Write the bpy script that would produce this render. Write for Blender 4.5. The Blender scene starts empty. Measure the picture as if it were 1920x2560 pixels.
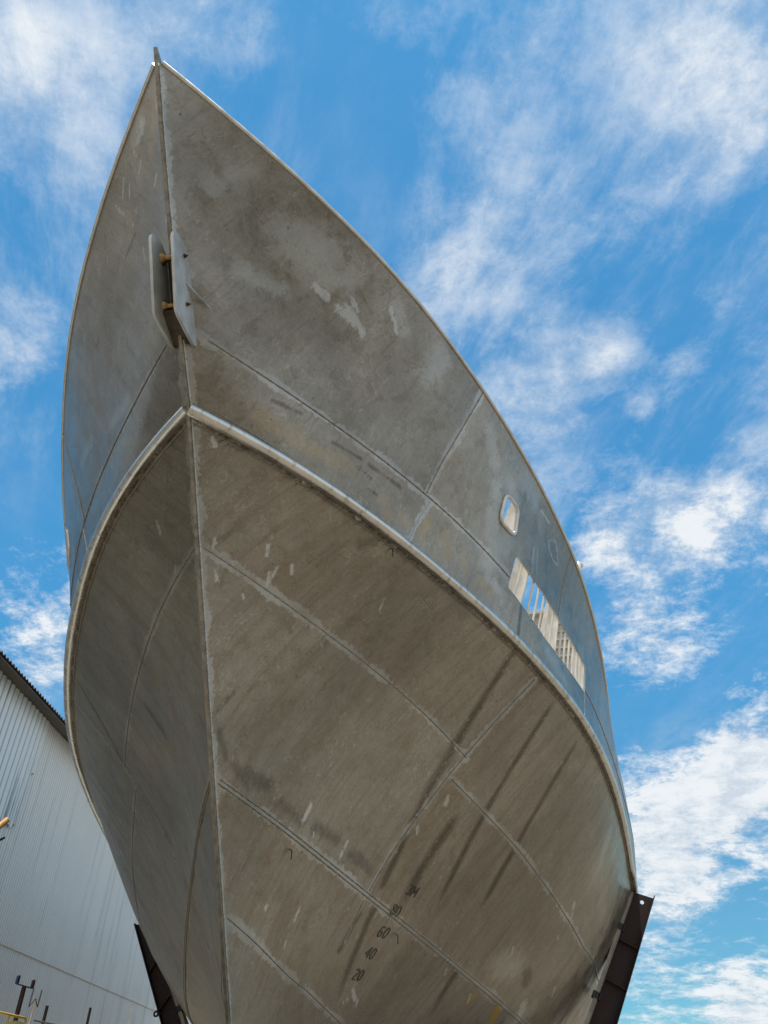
import bpy, bmesh, math, random
import numpy as np
from mathutils import Vector, Matrix, kdtree
R_ = math.radians
random.seed(7)
scene = bpy.context.scene
# ------------------------------------------------------------------ camera
CAMR = np.array([[0.986497, 0.161195, 0.028968], [-0.076296, 0.608828, -0.789625], [-0.14492, 0.776753, 0.612905]])
CAMP = Vector((2.5397, 0.0, 1.6))
cd = bpy.data.cameras.new('camera'); cam = bpy.data.objects.new('camera', cd); scene.collection.objects.link(cam)
cd.sensor_fit = 'VERTICAL'; cd.sensor_height = 36.0; cd.lens = 36.0 * 2000 / 2560
cd.clip_start = 0.05; cd.clip_end = 3000
_r, _d, _f = CAMR
cam.matrix_world = Matrix(((_r[0], -_d[0], -_f[0], CAMP.x), (_r[1], -_d[1], -_f[1], CAMP.y), (_r[2], -_d[2], -_f[2], CAMP.z), (0, 0, 0, 1)))
scene.camera = cam
scene.view_settings.view_transform = 'Standard'; scene.view_settings.look = 'None'
scene.view_settings.exposure = 0.0; scene.view_settings.gamma = 1.0
# ------------------------------------------------------------------ sun
SUN = Vector((0.06, -0.18, 0.98)).normalized()
sd_ = bpy.data.lights.new('sun', 'SUN'); sd_.energy = 4.0; sd_.angle = R_(0.55); sd_.color = (1.0, 0.95, 0.87)
so = bpy.data.objects.new('sun', sd_); scene.collection.objects.link(so)
so.rotation_euler = (-SUN).to_track_quat('-Z', 'Y').to_euler()
# ------------------------------------------------------------------ node helper
class NT:
    def __init__(s, tree): s.t = tree; s.n = tree.nodes; s.l = tree.links
    def new(s, typ, **kw):
        nd = s.n.new(typ)
        for k, v in kw.items(): setattr(nd, k, v)
        return nd
    def put(s, sock, v):
        if v is None: return
        if hasattr(v, 'is_linked') or isinstance(v, bpy.types.NodeSocket): s.l.new(v, sock)
        else:
            if isinstance(v, (tuple, list)) and len(v) == 3 and sock.type == 'RGBA': v = (*v, 1)
            sock.default_value = v
    def math(s, op, a, b=None, c=None, clamp=False):
        nd = s.new('ShaderNodeMath', operation=op, use_clamp=clamp)
        s.put(nd.inputs[0], a); s.put(nd.inputs[1], b); s.put(nd.inputs[2], c)
        return nd.outputs[0]
    def vmath(s, op, a, b=None):
        nd = s.new('ShaderNodeVectorMath', operation=op); s.put(nd.inputs[0], a); s.put(nd.inputs[1], b)
        return nd.outputs['Value'] if op in ('DOT_PRODUCT', 'LENGTH', 'DISTANCE') else nd.outputs[0]
    def step(s, v, lo, hi, a=0.0, b=1.0, smooth=True):
        nd = s.new('ShaderNodeMapRange', interpolation_type='SMOOTHSTEP' if smooth else 'LINEAR')
        s.put(nd.inputs['Value'], v); s.put(nd.inputs['From Min'], lo); s.put(nd.inputs['From Max'], hi); s.put(nd.inputs['To Min'], a); s.put(nd.inputs['To Max'], b)
        return nd.outputs['Result']
    def noise(s, vec, scale, detail=4, rough=.55, dist=0.0, col=False):
        nd = s.new('ShaderNodeTexNoise'); s.put(nd.inputs['Vector'], vec)
        s.put(nd.inputs['Scale'], scale); s.put(nd.inputs['Detail'], detail); s.put(nd.inputs['Roughness'], rough); s.put(nd.inputs['Distortion'], dist)
        return nd.outputs['Color' if col else 'Fac']
    def mix(s, f, a, b, mode='MIX'):
        nd = s.new('ShaderNodeMix', data_type='RGBA', blend_type=mode); s.put(nd.inputs['Factor'], f)
        s.put(nd.inputs[6], a); s.put(nd.inputs[7], b)
        return nd.outputs[2]
    def comb(s, x, y, z):
        nd = s.new('ShaderNodeCombineXYZ'); s.put(nd.inputs[0], x); s.put(nd.inputs[1], y); s.put(nd.inputs[2], z); return nd.outputs[0]
    def sep(s, v):
        nd = s.new('ShaderNodeSeparateXYZ'); s.put(nd.inputs[0], v); return nd.outputs
    def attr(s, name): return s.new('ShaderNodeAttribute', attribute_name=name).outputs['Fac']
# ------------------------------------------------------------------ sky
CLOUDS = [[-0.42, 0.339, 0.842, 0.1099, 0.24], [-0.435, 0.26, 0.862, 0.081, 0.28], [-0.406, 0.432, 0.805, 0.0752, 0.18], [-0.319, 0.3, 0.899, 0.0637, 0.12], [0.249, 0.402, 0.881, 0.1157, 0.38], [0.285, 0.455, 0.843, 0.081, 0.25], [0.187, 0.527, 0.829, 0.0984, 0.22], [0.007, 0.607, 0.795, 0.1273, 0.19], [0.115, 0.67, 0.733, 0.0868, 0.3], [0.036, 0.709, 0.705, 0.0868, 0.22], [-0.05, 0.567, 0.822, 0.0868, 0.16], [0.222, 0.674, 0.705, 0.0405, 0.25], [0.175, 0.704, 0.689, 0.0289, 0.22], [0.147, 0.666, 0.732, 0.0405, 0.2], [0.184, 0.811, 0.556, 0.1099, 0.36], [0.253, 0.76, 0.599, 0.0868, 0.3], [0.157, 0.875, 0.458, 0.081, 0.32], [0.116, 0.816, 0.566, 0.0463, 0.2], [0.199, 0.935, 0.294, 0.1099, 0.42], [0.142, 0.962, 0.234, 0.0752, 0.3], [0.261, 0.906, 0.333, 0.081, 0.34], [0.204, 0.973, 0.103, 0.0521, 0.4], [-0.526, 0.698, 0.486, 0.081, 0.22], [-0.511, 0.524, 0.681, 0.0752, 0.2], [-0.523, 0.744, 0.415, 0.0637, 0.3], [0.252, 0.609, 0.752, 0.0289, 0.16], [-0.25, 0.313, 0.916, 0.081, 0.2], [-0.087, 0.337, 0.938, 0.0868, 0.2], [-0.003, 0.431, 0.902, 0.0694, 0.14], [0.076, 0.371, 0.926, 0.0868, 0.16], [-0.069, 0.503, 0.861, 0.0694, 0.1], [-0.204, 0.414, 0.887, 0.1504, -0.25], [-0.165, 0.491, 0.855, 0.0926, -0.2], [0.253, 0.601, 0.758, 0.0752, -0.1], [0.227, 0.729, 0.646, 0.0521, -0.25], [0.174, 0.905, 0.389, 0.0637, -0.3], [-0.538, 0.589, 0.603, 0.081, -0.15], [-0.499, 0.414, 0.762, 0.0637, -0.2], [0.214, 0.957, 0.196, 0.0868, -0.08]] + [[.92, -.15, .36, .75, .40], [-.90, -.2, .38, .65, .45], [.25, -.9, .36, .8, .36], [-.5, -.8, .34, .75, .45], [-.45, -.45, .77, .5, .4]]  # second list: unseen cloud banks added to whiten the hull reflections
w = bpy.data.worlds.new('World'); scene.world = w; w.use_nodes = True
g = NT(w.node_tree); g.n.clear()
sky = g.new('ShaderNodeTexSky', sky_type='NISHITA', sun_disc=False)
sky.sun_elevation = math.asin(SUN.z); sky.sun_rotation = math.atan2(SUN.x, SUN.y)
sky.air_density = 1.0; sky.dust_density = 0.3; sky.ozone_density = 2.0; sky.altitude = 0
dirv = g.new('ShaderNodeTexCoord').outputs['Generated']
dx, dy, dz = g.sep(dirv)
hz = g.math('ADD', g.math('MAXIMUM', dz, 0.0), 0.22)
plane = g.comb(g.math('DIVIDE', dx, hz), g.math('DIVIDE', dy, hz), 0.0)
wv = g.vmath('ADD', plane, g.vmath('MULTIPLY', g.vmath('SUBTRACT', g.noise(plane, 2.2, 4, .55, col=True), (.5, .5, .5)), (.11, .11, 0)))
n1 = g.noise(wv, 3.2, 15, .71)
n2 = g.noise(g.vmath('ADD', wv, (7.3, 2.1, 0)), 13.0, 12, .72)
rot = g.new('ShaderNodeVectorRotate', rotation_type='Z_AXIS'); g.put(rot.inputs['Vector'], g.vmath('ADD', wv, (3.1, 9.2, 0))); rot.inputs['Angle'].default_value = R_(62)
n3 = g.noise(g.vmath('MULTIPLY', rot.outputs[0], (2.4, 6.5, 1)), 1.0, 13, .66, .0)
blob = None
for bx, by, bz, br, bw in CLOUDS:
    d = g.vmath('DISTANCE', dirv, (bx, by, bz))
    v = g.step(d, 0.0, br * 1.3, bw * .74, 0.0)
    blob = v if blob is None else g.math('ADD', blob, v)
puff = g.step(dz, .80, .45)
wgt2 = g.math('ADD', .14, g.math('MULTIPLY', puff, .30))
nm = g.math('ADD', g.math('ADD', g.math('MULTIPLY', n1, .52), g.math('MULTIPLY', n2, wgt2)), g.math('MULTIPLY', n3, g.math('SUBTRACT', .48, wgt2)))
dens = g.math('DIVIDE', g.math('SUBTRACT', nm, .38), .24)
dens = g.math('ADD', dens, g.math('MULTIPLY', blob, 2.3))
dens = g.math('ADD', dens, g.step(dz, .45, .05, 0.0, .35))
mask = g.step(dens, g.math('ADD', .50, g.math('MULTIPLY', puff, .16)), g.math('SUBTRACT', 1.48, g.math('MULTIPLY', puff, .28)), smooth=False)
mask = g.math('POWER', mask, 1.35)
cir = g.step(g.noise(g.vmath('MULTIPLY', rot.outputs[0], (1.6, 5.0, 1)), 1.0, 14, .70, .15), .44, .70)
cir = g.math('MULTIPLY', cir, g.step(g.noise(plane, 1.4, 4, .5), .36, .60, .04, .40))
mask = g.math('SUBTRACT', 1.0, g.math('MULTIPLY', g.math('SUBTRACT', 1.0, g.math('MULTIPLY', mask, .93)), g.math('SUBTRACT', .97, cir)))
shade = g.step(g.math('ADD', n2, g.math('MULTIPLY', n1, .6)), .66, .90)
skyc = g.mix(1.0, sky.outputs['Color'], g.mix(g.step(dz, .55, .10), (.46, 1.62, 1.88), (.52, 1.06, 1.16)), 'MULTIPLY')
cloudc = g.mix(shade, (6.4, 7.2, 8.0), (9.0, 9.3, 9.5))
col = g.mix(mask, skyc, cloudc)
bg = g.new('ShaderNodeBackground'); g.put(bg.inputs['Color'], col); bg.inputs['Strength'].default_value = 0.1
out = g.new('ShaderNodeOutputWorld'); g.l.new(bg.outputs[0], out.inputs[0])
# ------------------------------------------------------------------ object helpers
col_ = scene.collection
def link(name, data, mat=None, parent=None):
    o = bpy.data.objects.new(name, data); col_.objects.link(o)
    if mat is not None and data is not None: data.materials.append(mat)
    if parent is not None: o.parent = parent
    return o
def tag(o, label=None, cat=None, group=None, kind=None):
    for k, v in (('label', label), ('category', cat), ('group', group), ('kind', kind)):
        if v: o[k] = v
    return o
def thing(name, loc, label, cat, group=None):
    o = bpy.data.objects.new(name, None); col_.objects.link(o); o.location = loc; o.empty_display_size = .1
    return tag(o, label, cat, group)
class MB:
    """collects shapes in world coordinates, links them as one mesh object"""
    def __init__(s): s.v = []; s.f = []
    def add(s, v, f):
        b = len(s.v); s.v += [tuple(map(float, p)) for p in v]; s.f += [tuple(i + b for i in q) for q in f]; return s
    def tube(s, pts, r, n=8, caps=True, rfun=None):
        pts = [Vector(p) for p in pts]; m = len(pts); vs = []; fs = []
        t0 = (pts[1] - pts[0]).normalized(); up = Vector((0, 0, 1)) if abs(t0.z) < .9 else Vector((1, 0, 0))
        nrm = (up - t0 * up.dot(t0)).normalized()
        for i, p in enumerate(pts):
            t = (pts[min(i + 1, m - 1)] - pts[max(i - 1, 0)]).normalized()
            nrm = (nrm - t * nrm.dot(t)).normalized(); bn = t.cross(nrm)
            rr = rfun(i / (m - 1)) if rfun else (r[i] if isinstance(r, (list, tuple)) else r)
            for k in range(n):
                a = 2 * math.pi * k / n; vs.append(p + (nrm * math.cos(a) + bn * math.sin(a)) * rr)
        for i in range(m - 1):
            for k in range(n):
                k2 = (k + 1) % n; fs.append((i * n + k, i * n + k2, (i + 1) * n + k2, (i + 1) * n + k))
        if caps: fs.append(tuple(range(n))[::-1]); fs.append(tuple((m - 1) * n + k for k in range(n)))
        return s.add(vs, fs)
    def box(s, c, h, ax=None):
        c = Vector(c); X, Y, Z = ax or (Vector((1, 0, 0)), Vector((0, 1, 0)), Vector((0, 0, 1)))
        v = [c + X * (a * h[0]) + Y * (b * h[1]) + Z * (d * h[2]) for a in (-1, 1) for b in (-1, 1) for d in (-1, 1)]
        return s.add(v, [(0, 1, 3, 2), (4, 6, 7, 5), (0, 4, 5, 1), (2, 3, 7, 6), (0, 2, 6, 4), (1, 5, 7, 3)])
    def prism(s, pts, d):
        """polygon pts (3-D, planar) thickened by vector d, centred"""
        d = Vector(d); n = len(pts); a = [Vector(p) - d / 2 for p in pts]; b = [Vector(p) + d / 2 for p in pts]
        return s.add(a + b, [tuple(range(n))[::-1], tuple(range(n, 2 * n))] + [(i, (i + 1) % n, n + (i + 1) % n, n + i) for i in range(n)])
    def build(s, name, mat, parent=None, smooth=True, bevel=0):
        me = bpy.data.meshes.new(name); me.from_pydata(s.v, [], s.f)
        bm = bmesh.new(); bm.from_mesh(me); bmesh.ops.recalc_face_normals(bm, faces=bm.faces)
        if bevel:
            es = [e for e in bm.edges if len(e.link_faces) == 2 and e.calc_face_angle(0) > .6]
            bmesh.ops.bevel(bm, geom=es, offset=bevel, segments=2, profile=.6, affect='EDGES', clamp_overlap=True)
        bm.to_mesh(me); bm.free()
        if smooth:
            me.polygons.foreach_set('use_smooth', np.ones(len(me.polygons), bool))
            try: me.set_sharp_from_angle(angle=R_(35))
            except Exception: pass
        if parent is not None:
            off = parent.matrix_world.translation if parent.type != 'EMPTY' else parent.location
            base = Vector(parent.location); p = parent.parent
            while p: base += p.location; p = p.parent
            for vt in me.vertices: vt.co -= base
        return link(name, me, mat, parent)
def holed(name, outer, holes, O, X, Y, th, mat, parent):
    """flat plate with holes: outlines in (a,b) of plane O + aX + bY, thickness th"""
    cu = bpy.data.curves.new('tmp', 'CURVE'); cu.dimensions = '2D'; cu.fill_mode = 'BOTH'; cu.extrude = th / 2
    for ring in [outer] + holes:
        sp = cu.splines.new('POLY'); sp.points.add(len(ring) - 1); sp.use_cyclic_u = True
        for i, p in enumerate(ring): sp.points[i].co = (p[0], p[1], 0, 1)
    ob = bpy.data.objects.new('tmp', cu); col_.objects.link(ob)
    me = bpy.data.meshes.new_from_object(ob); bpy.data.objects.remove(ob)
    O, X, Y = Vector(O), Vector(X).normalized(), Vector(Y); Y = (Y - X * Y.dot(X)).normalized(); Z = X.cross(Y)
    m = MB(); m.add([O + X * v.co.x + Y * v.co.y + Z * v.co.z for v in me.vertices], [tuple(p.vertices) for p in me.polygons])
    return m.build(name, mat, parent, smooth=False)
def circ(c, r, n=20): return [(c[0] + r * math.cos(2 * math.pi * i / n), c[1] + r * math.sin(2 * math.pi * i / n)) for i in range(n)]
# ------------------------------------------------------------------ materials
def mat(name):
    m = bpy.data.materials.new(name); m.use_nodes = True; t = NT(m.node_tree); t.n.clear()
    b = t.new('ShaderNodeBsdfPrincipled'); o = t.new('ShaderNodeOutputMaterial'); t.l.new(b.outputs[0], o.inputs[0])
    return m, t, b
def simple(name, c, metal=0.0, rough=.6, var=.15, scale=9.0, bump=.0, streak=None):
    m, t, b = mat(name); P = t.new('ShaderNodeNewGeometry').outputs['Position']
    n = t.noise(P, scale, 6, .6); f = t.step(n, .3, .7)
    cc = t.mix(f, tuple(x * (1 - var) for x in c), tuple(min(x * (1 + var), 1) for x in c))
    if streak:
        n2 = t.noise(t.vmath('MULTIPLY', P, (14, 14, .8)), 1.0, 5, .6); cc = t.mix(t.step(n2, .52, .72, 0, .7), cc, streak)
    t.put(b.inputs['Base Color'], cc); b.inputs['Metallic'].default_value = metal
    t.put(b.inputs['Roughness'], t.step(n, .25, .75, max(rough - .12, .05), min(rough + .12, 1)))
    if bump:
        bp = t.new('ShaderNodeBump'); bp.inputs['Strength'].default_value = bump; bp.inputs['Distance'].default_value = .01
        t.put(bp.inputs['Height'], t.noise(P, scale * 6, 5, .6)); t.l.new(bp.outputs[0], b.inputs['Normal'])
    return m
def hull_mat():
    m, t, b = mat('weathered_aluminium_plate')
    P = t.new('ShaderNodeNewGeometry').outputs['Position']; x, y, z = t.sep(P)
    seam, li, da, fa, ta, ye, low = (t.attr(k) for k in ('a_seam', 'a_light', 'a_dark', 'a_faint', 'a_tan', 'a_yel', 'a_low'))
    bru, gri_sh, tone, warm = t.attr('a_brush'), t.attr('a_grime_shade'), t.attr('a_tone'), t.attr('a_warm')
    big = t.noise(P, .8, 6, .6, .3); mid = t.noise(P, 4.5, 8, .68, .4); fine = t.noise(P, 38, 7, .7)
    rag = t.noise(t.vmath('MULTIPLY', P, (1, 1, .5)), 22, 6, .65, .6)
    vs = t.comb(t.math('MULTIPLY', x, .5), t.math('MULTIPLY', y, 9.0), t.math('MULTIPLY', z, .55))
    st = t.noise(vs, 1.0, 6, .62, .15)
    vs2 = t.comb(t.math('MULTIPLY', x, 1.0), t.math('MULTIPLY', y, 42.0), t.math('MULTIPLY', z, 2.2))
    st2 = t.noise(vs2, 1.0, 5, .65)
    # grinder swirls: noise stretched along a direction that turns from place to place
    tw = t.math('MULTIPLY', t.math('SUBTRACT', t.noise(P, 1.3, 3, .5), .5), 9.0)
    ca, sa = t.math('COSINE', tw), t.math('SINE', tw)
    ry = t.math('SUBTRACT', t.math('MULTIPLY', y, ca), t.math('MULTIPLY', z, sa)); rz = t.math('ADD', t.math('MULTIPLY', y, sa), t.math('MULTIPLY', z, ca))
    sw = t.noise(t.comb(x, t.math('MULTIPLY', ry, 4.0), t.math('MULTIPLY', rz, 55.0)), 1.0, 5, .6)
    swb = t.noise(t.comb(x, t.math('MULTIPLY', ry, 2.0), t.math('MULTIPLY', rz, 12.0)), 1.0, 6, .62)
    c = t.mix(t.step(big, .32, .68), (.305, .285, .248), (.392, .373, .335))
    c = t.mix(t.step(mid, .40, .66, 0, .42), c, (.46, .445, .41))
    c = t.mix(t.math('MULTIPLY', t.step(swb, .50, .62), t.step(big, .42, .60, .05, .60)), c, (.54, .53, .50))
    c = t.mix(t.math('MULTIPLY', t.step(mid, .48, .35), .38), c, (.185, .165, .135))
    # brown streak staining plus an even brown tint, stronger on the plating under the rub rail
    c = t.mix(t.math('MULTIPLY', low, .40), c, (.335, .300, .232))
    br = t.math('MULTIPLY', t.step(st, .42, .70), t.math('ADD', .16, t.math('MULTIPLY', low, .30)))
    c = t.mix(br, c, (.250, .198, .140))
    c = t.mix(t.math('MULTIPLY', t.step(st2, .54, .70), t.step(mid, .35, .6, .08, .40)), c, (.15, .125, .10))
    c = t.mix(t.math('MULTIPLY', t.step(st2, .46, .36), .12), c, (.50, .48, .44))
    bm_ = t.math('ADD', bru, t.math('ADD', t.math('MULTIPLY', t.math('SUBTRACT', mid, .5), 1.5), t.math('MULTIPLY', t.math('SUBTRACT', sw, .5), 2.6)))
    bm_ = t.math('MULTIPLY', t.step(bm_, .30, .62), t.step(bru, .02, .35, 0, .46))
    c = t.mix(bm_, c, (.60, .62, .62))
    blot = t.math('ADD', t.math('MULTIPLY', t.math('SUBTRACT', mid, .5), 1.9), t.math('MULTIPLY', t.math('SUBTRACT', rag, .5), .9))
    dd = t.math('MULTIPLY', t.step(t.math('ADD', da, blot), .25, .95), t.math('MULTIPLY', t.step(da, .02, .6), .52))
    c = t.mix(dd, c, (.115, .092, .068))
    ff = t.math('ADD', fa, t.math('ADD', t.math('MULTIPLY', t.math('SUBTRACT', st2, .5), .5), t.math('MULTIPLY', t.math('SUBTRACT', mid, .5), .7)))
    ff = t.math('MULTIPLY', t.step(ff, .08, 1.0), t.math('MULTIPLY', t.step(fa, .0, .45), .80))
    c = t.mix(ff, c, (.095, .072, .052))
    tt = t.math('MULTIPLY', t.step(t.math('ADD', ta, blot), .22, .62), t.math('MULTIPLY', t.step(ta, .02, .3), .58))
    c = t.mix(tt, c, (.46, .38, .26))
    c = t.mix(t.math('MULTIPLY', t.math('MULTIPLY', t.step(t.math('ADD', ye, t.math('MULTIPLY', t.math('SUBTRACT', rag, .5), 1.1)), .15, .55), t.step(ye, .02, .2)), .85), c, (.50, .36, .03))
    gr = t.math('ADD', gri_sh, t.math('ADD', t.math('MULTIPLY', t.math('SUBTRACT', st2, .5), .9), t.math('MULTIPLY', t.math('SUBTRACT', mid, .5), .7)))
    c = t.mix(t.math('MULTIPLY', t.step(gr, .42, .85), t.math('MULTIPLY', t.step(gri_sh, .02, .3), .88)), c, (.070, .045, .026))  # rail dirt with the contact shade below the rail painted in
    # ground-back band beside the welds, ragged edge
    sn = t.math('ADD', seam, t.math('ADD', t.math('MULTIPLY', t.math('SUBTRACT', rag, .5), .13), t.math('MULTIPLY', t.math('SUBTRACT', t.noise(P, 3.1, 4, .6), .5), .16)))
    sb = t.math('MULTIPLY', t.step(sn, .052, .034), t.step(t.noise(P, 2.2, 4, .6), .34, .60, .30, .80))
    sb = t.math('MULTIPLY', sb, t.step(seam, .13, .09))
    c = t.mix(sb, c, (.55, .57, .575))
    la = t.math('ADD', li, t.math('ADD', t.math('MULTIPLY', t.math('SUBTRACT', rag, .5), 2.2), t.math('MULTIPLY', t.math('SUBTRACT', swb, .5), 1.6)))
    lm = t.math('MULTIPLY', t.step(la, .42, .58), t.step(li, .02, .2))
    lm = t.math('MULTIPLY', lm, t.step(t.math('ADD', li, t.math('MULTIPLY', sw, .8)), .45, 1.1, .22, .78))
    c = t.mix(lm, c, (.68, .71, .73))
    sc = t.noise(t.vmath('MULTIPLY', P, (1, 1, .55)), 20, 8, .72, 1.0); pt = t.noise(P, 1.5, 4, .6)
    c = t.mix(t.math('MULTIPLY', t.step(sc, .565, .60), t.step(pt, .44, .60, .06, .42)), c, (.55, .55, .53))
    c = t.mix(t.math('MULTIPLY', t.step(sc, .425, .39), t.step(pt, .56, .42, .08, .45)), c, (.15, .135, .11))
    c = t.mix(t.math('MULTIPLY', t.step(sw, .56, .60), t.step(swb, .46, .58, .03, .34)), c, (.60, .60, .58))
    c = t.mix(t.math('MULTIPLY', t.step(sw, .42, .38), t.step(swb, .50, .40, .03, .34)), c, (.14, .125, .105))
    fl = t.step(t.noise(t.vmath('MULTIPLY', P, (1, 1, .45)), 13, 3, .5), .70, .74)
    c = t.mix(t.math('MULTIPLY', fl, .40), c, (.56, .57, .57))
    c = t.mix(t.step(t.noise(P, 17, 3, .55), .725, .765, 0, .7), c, (.09, .07, .055))
    c = t.mix(.35, c, t.mix(t.step(fine, .3, .7), (.62, .62, .62), (1.0, 1.0, 1.0)), 'MULTIPLY')
    c = t.mix(t.math('MULTIPLY', t.math('MAXIMUM', warm, 0.0), .75), c, t.mix(1.0, c, (.95, .79, .57), 'MULTIPLY'))
    c = t.mix(t.math('MULTIPLY', t.math('MAXIMUM', t.math('MULTIPLY', warm, -1.0), 0.0), .6), c, t.mix(1.0, c, (.90, .98, 1.06), 'MULTIPLY'))
    tv = t.math('ADD', .92, t.math('MULTIPLY', tone, .62))
    c = t.vmath('MULTIPLY', c, t.comb(tv, tv, tv))
    cloudy = t.step(t.noise(P, .55, 5, .62, .5), .34, .66, .78, 1.10)
    c = t.vmath('MULTIPLY', c, t.comb(cloudy, cloudy, cloudy))
    t.put(b.inputs['Base Color'], c)
    b.inputs['Metallic'].default_value = .80
    ro = t.math('ADD', t.step(mid, .3, .7, .27, .42), t.math('MULTIPLY', dd, .25)); ro = t.math('ADD', ro, t.math('MULTIPLY', lm, .08))
    ro = t.math('SUBTRACT', ro, t.math('MULTIPLY', t.step(sw, .5, .65), .05))
    t.put(b.inputs['Roughness'], ro)
    fr = t.math('MULTIPLY', t.math('COSINE', t.math('MULTIPLY', y, 13.1)), t.math('MULTIPLY', t.noise(P, .9, 3, .5), .0075))
    h = t.math('ADD', t.math('ADD', fr, t.math('MULTIPLY', fine, .0007)), t.math('ADD', t.math('MULTIPLY', sw, .0009), t.math('MULTIPLY', t.noise(P, 1.6, 2, .4), .045)))
    bp = t.new('ShaderNodeBump'); bp.inputs['Strength'].default_value = .42; bp.inputs['Distance'].default_value = 1.0
    t.put(bp.inputs['Height'], h); t.l.new(bp.outputs[0], b.inputs['Normal'])
    return m
M_HULL = hull_mat()
M_RAIL = simple('rub_rail_aluminium', (.66, .63, .57), .92, .25, .12, 5, .10, (.30, .235, .16))
M_BEAD = simple('weld_bead_metal', (.30, .27, .22), .8, .42, .35, 60, .5)
M_BEADL = simple('bright_weld_bead', (.55, .55, .52), .85, .36, .3, 70, .5)
M_STEM = simple('stem_bar_metal', (.27, .235, .185), .7, .45, .3, 14, .2)
M_CAP = simple('cap_rail_metal', (.66, .63, .57), .75, .36, .12, 8, .1)
M_CHEEK = simple('fairlead_plate_metal', (.53, .53, .50), .5, .42, .14, 7, .15)
M_GUSS = simple('gusset_metal', (.45, .44, .41), .6, .5, .2, 12)
M_SOLE = simple('shaded_sole_plate', (.085, .065, .045), .4, .55, .3, 12)  # base colour darkened to paint in the shadow between the cheeks
M_BRONZE = simple('bronze', (.31, .195, .085), .95, .34, .2, 12, .1)
M_NUT = simple('rusty_nut', (.10, .055, .035), .6, .5, .3, 40)
M_INNER = simple('inner_aluminium', (.76, .70, .60), .30, .5, .14, 4, .1, (.40, .33, .24))
M_DECK = simple('deck_plate', (.50, .46, .39), .2, .55, .1, 3)
M_HOUSE = simple('cream_painted_panel', (.52, .46, .37), 0, .5, .08, 5)
M_MARK = simple('dark_weld_figure', (.095, .080, .060), .45, .5, .3, 40, .3)
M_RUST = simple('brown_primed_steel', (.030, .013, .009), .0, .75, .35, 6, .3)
M_PAD = simple('packer_strip', (.34, .30, .23), .3, .5, .3, 6, .3, (.14, .10, .07))
M_YEL = simple('yellow_paint', (.72, .50, .07), 0, .45, .12, 9)
M_CREAM = simple('cream_paint', (.70, .56, .40), 0, .5, .12, 9)
M_TAN = simple('tan_pipe_paint', (.60, .36, .13), .1, .45, .2, 12)
M_BLACK = simple('black_steel', (.025, .022, .022), .2, .5, .3, 9)
M_BLUE = simple('blue_paint', (.02, .035, .09), 0, .5, .2, 9)
M_GREYT = simple('galvanised_tube', (.30, .31, .27), .6, .45, .2, 12)
M_CHALK = simple('chalk', (.44, .42, .36), 0, .9, .2, 40)
M_PENCIL = simple('marker_line', (.12, .11, .10), 0, .8, .2, 40)
M_GROUND = simple('yard_ground', (.245, .205, .152), 0, .9, .22, .6, .3)
def wall_mat():
    m, t, b = mat('painted_corrugated_sheet'); P = t.new('ShaderNodeNewGeometry').outputs['Position']; x, y, z = t.sep(P)
    n = t.noise(P, .35, 5, .6); st = t.noise(t.comb(0.0, t.math('MULTIPLY', y, 3.2), t.math('MULTIPLY', z, .10)), 1.0, 7, .68)
    st2 = t.noise(t.comb(5.0, t.math('MULTIPLY', y, 10.0), t.math('MULTIPLY', z, .22)), 1.0, 5, .6)
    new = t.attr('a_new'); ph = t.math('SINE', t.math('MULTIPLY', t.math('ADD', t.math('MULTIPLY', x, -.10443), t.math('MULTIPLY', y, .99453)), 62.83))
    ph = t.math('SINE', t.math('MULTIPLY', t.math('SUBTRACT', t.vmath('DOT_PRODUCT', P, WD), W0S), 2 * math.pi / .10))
    c = t.mix(t.step(n, .3, .7), (.79, .78, .73), (.85, .84, .79))
    c = t.mix(new, c, (.84, .89, .90))
    c = t.mix(t.step(st, .53, .72, 0, .42), c, (.42, .44, .42))
    c = t.mix(t.math('MULTIPLY', t.step(st2, .57, .65), t.math('ADD', .12, t.math('MULTIPLY', new, .8))), c, (.13, .16, .17))
    c = t.mix(t.step(t.noise(P, 5, 6, .65), .62, .78, 0, .35), c, (.38, .41, .38))
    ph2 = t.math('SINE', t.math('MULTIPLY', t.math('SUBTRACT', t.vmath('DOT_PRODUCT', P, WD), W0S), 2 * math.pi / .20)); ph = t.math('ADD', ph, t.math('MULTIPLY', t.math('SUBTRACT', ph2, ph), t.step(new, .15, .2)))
    vd = t.step(ph, -1.0, -.1, t.math('SUBTRACT', .58, t.math('MULTIPLY', new, .22)), 1.0); c = t.vmath('MULTIPLY', c, t.comb(vd, vd, vd))  # valleys darkened in the colour to paint in corrugation shading
    t.put(b.inputs['Base Color'], c); b.inputs['Roughness'].default_value = .5; b.inputs['Metallic'].default_value = .0
    return m
WD = Vector((-.105, 1, 0)).normalized(); W0S = WD.dot(Vector((-7.46, 13.0, 0)))
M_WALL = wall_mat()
M_ROOF = simple('dark_roof_sheet', (.085, .066, .048), .1, .7, .3, 3)
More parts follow.
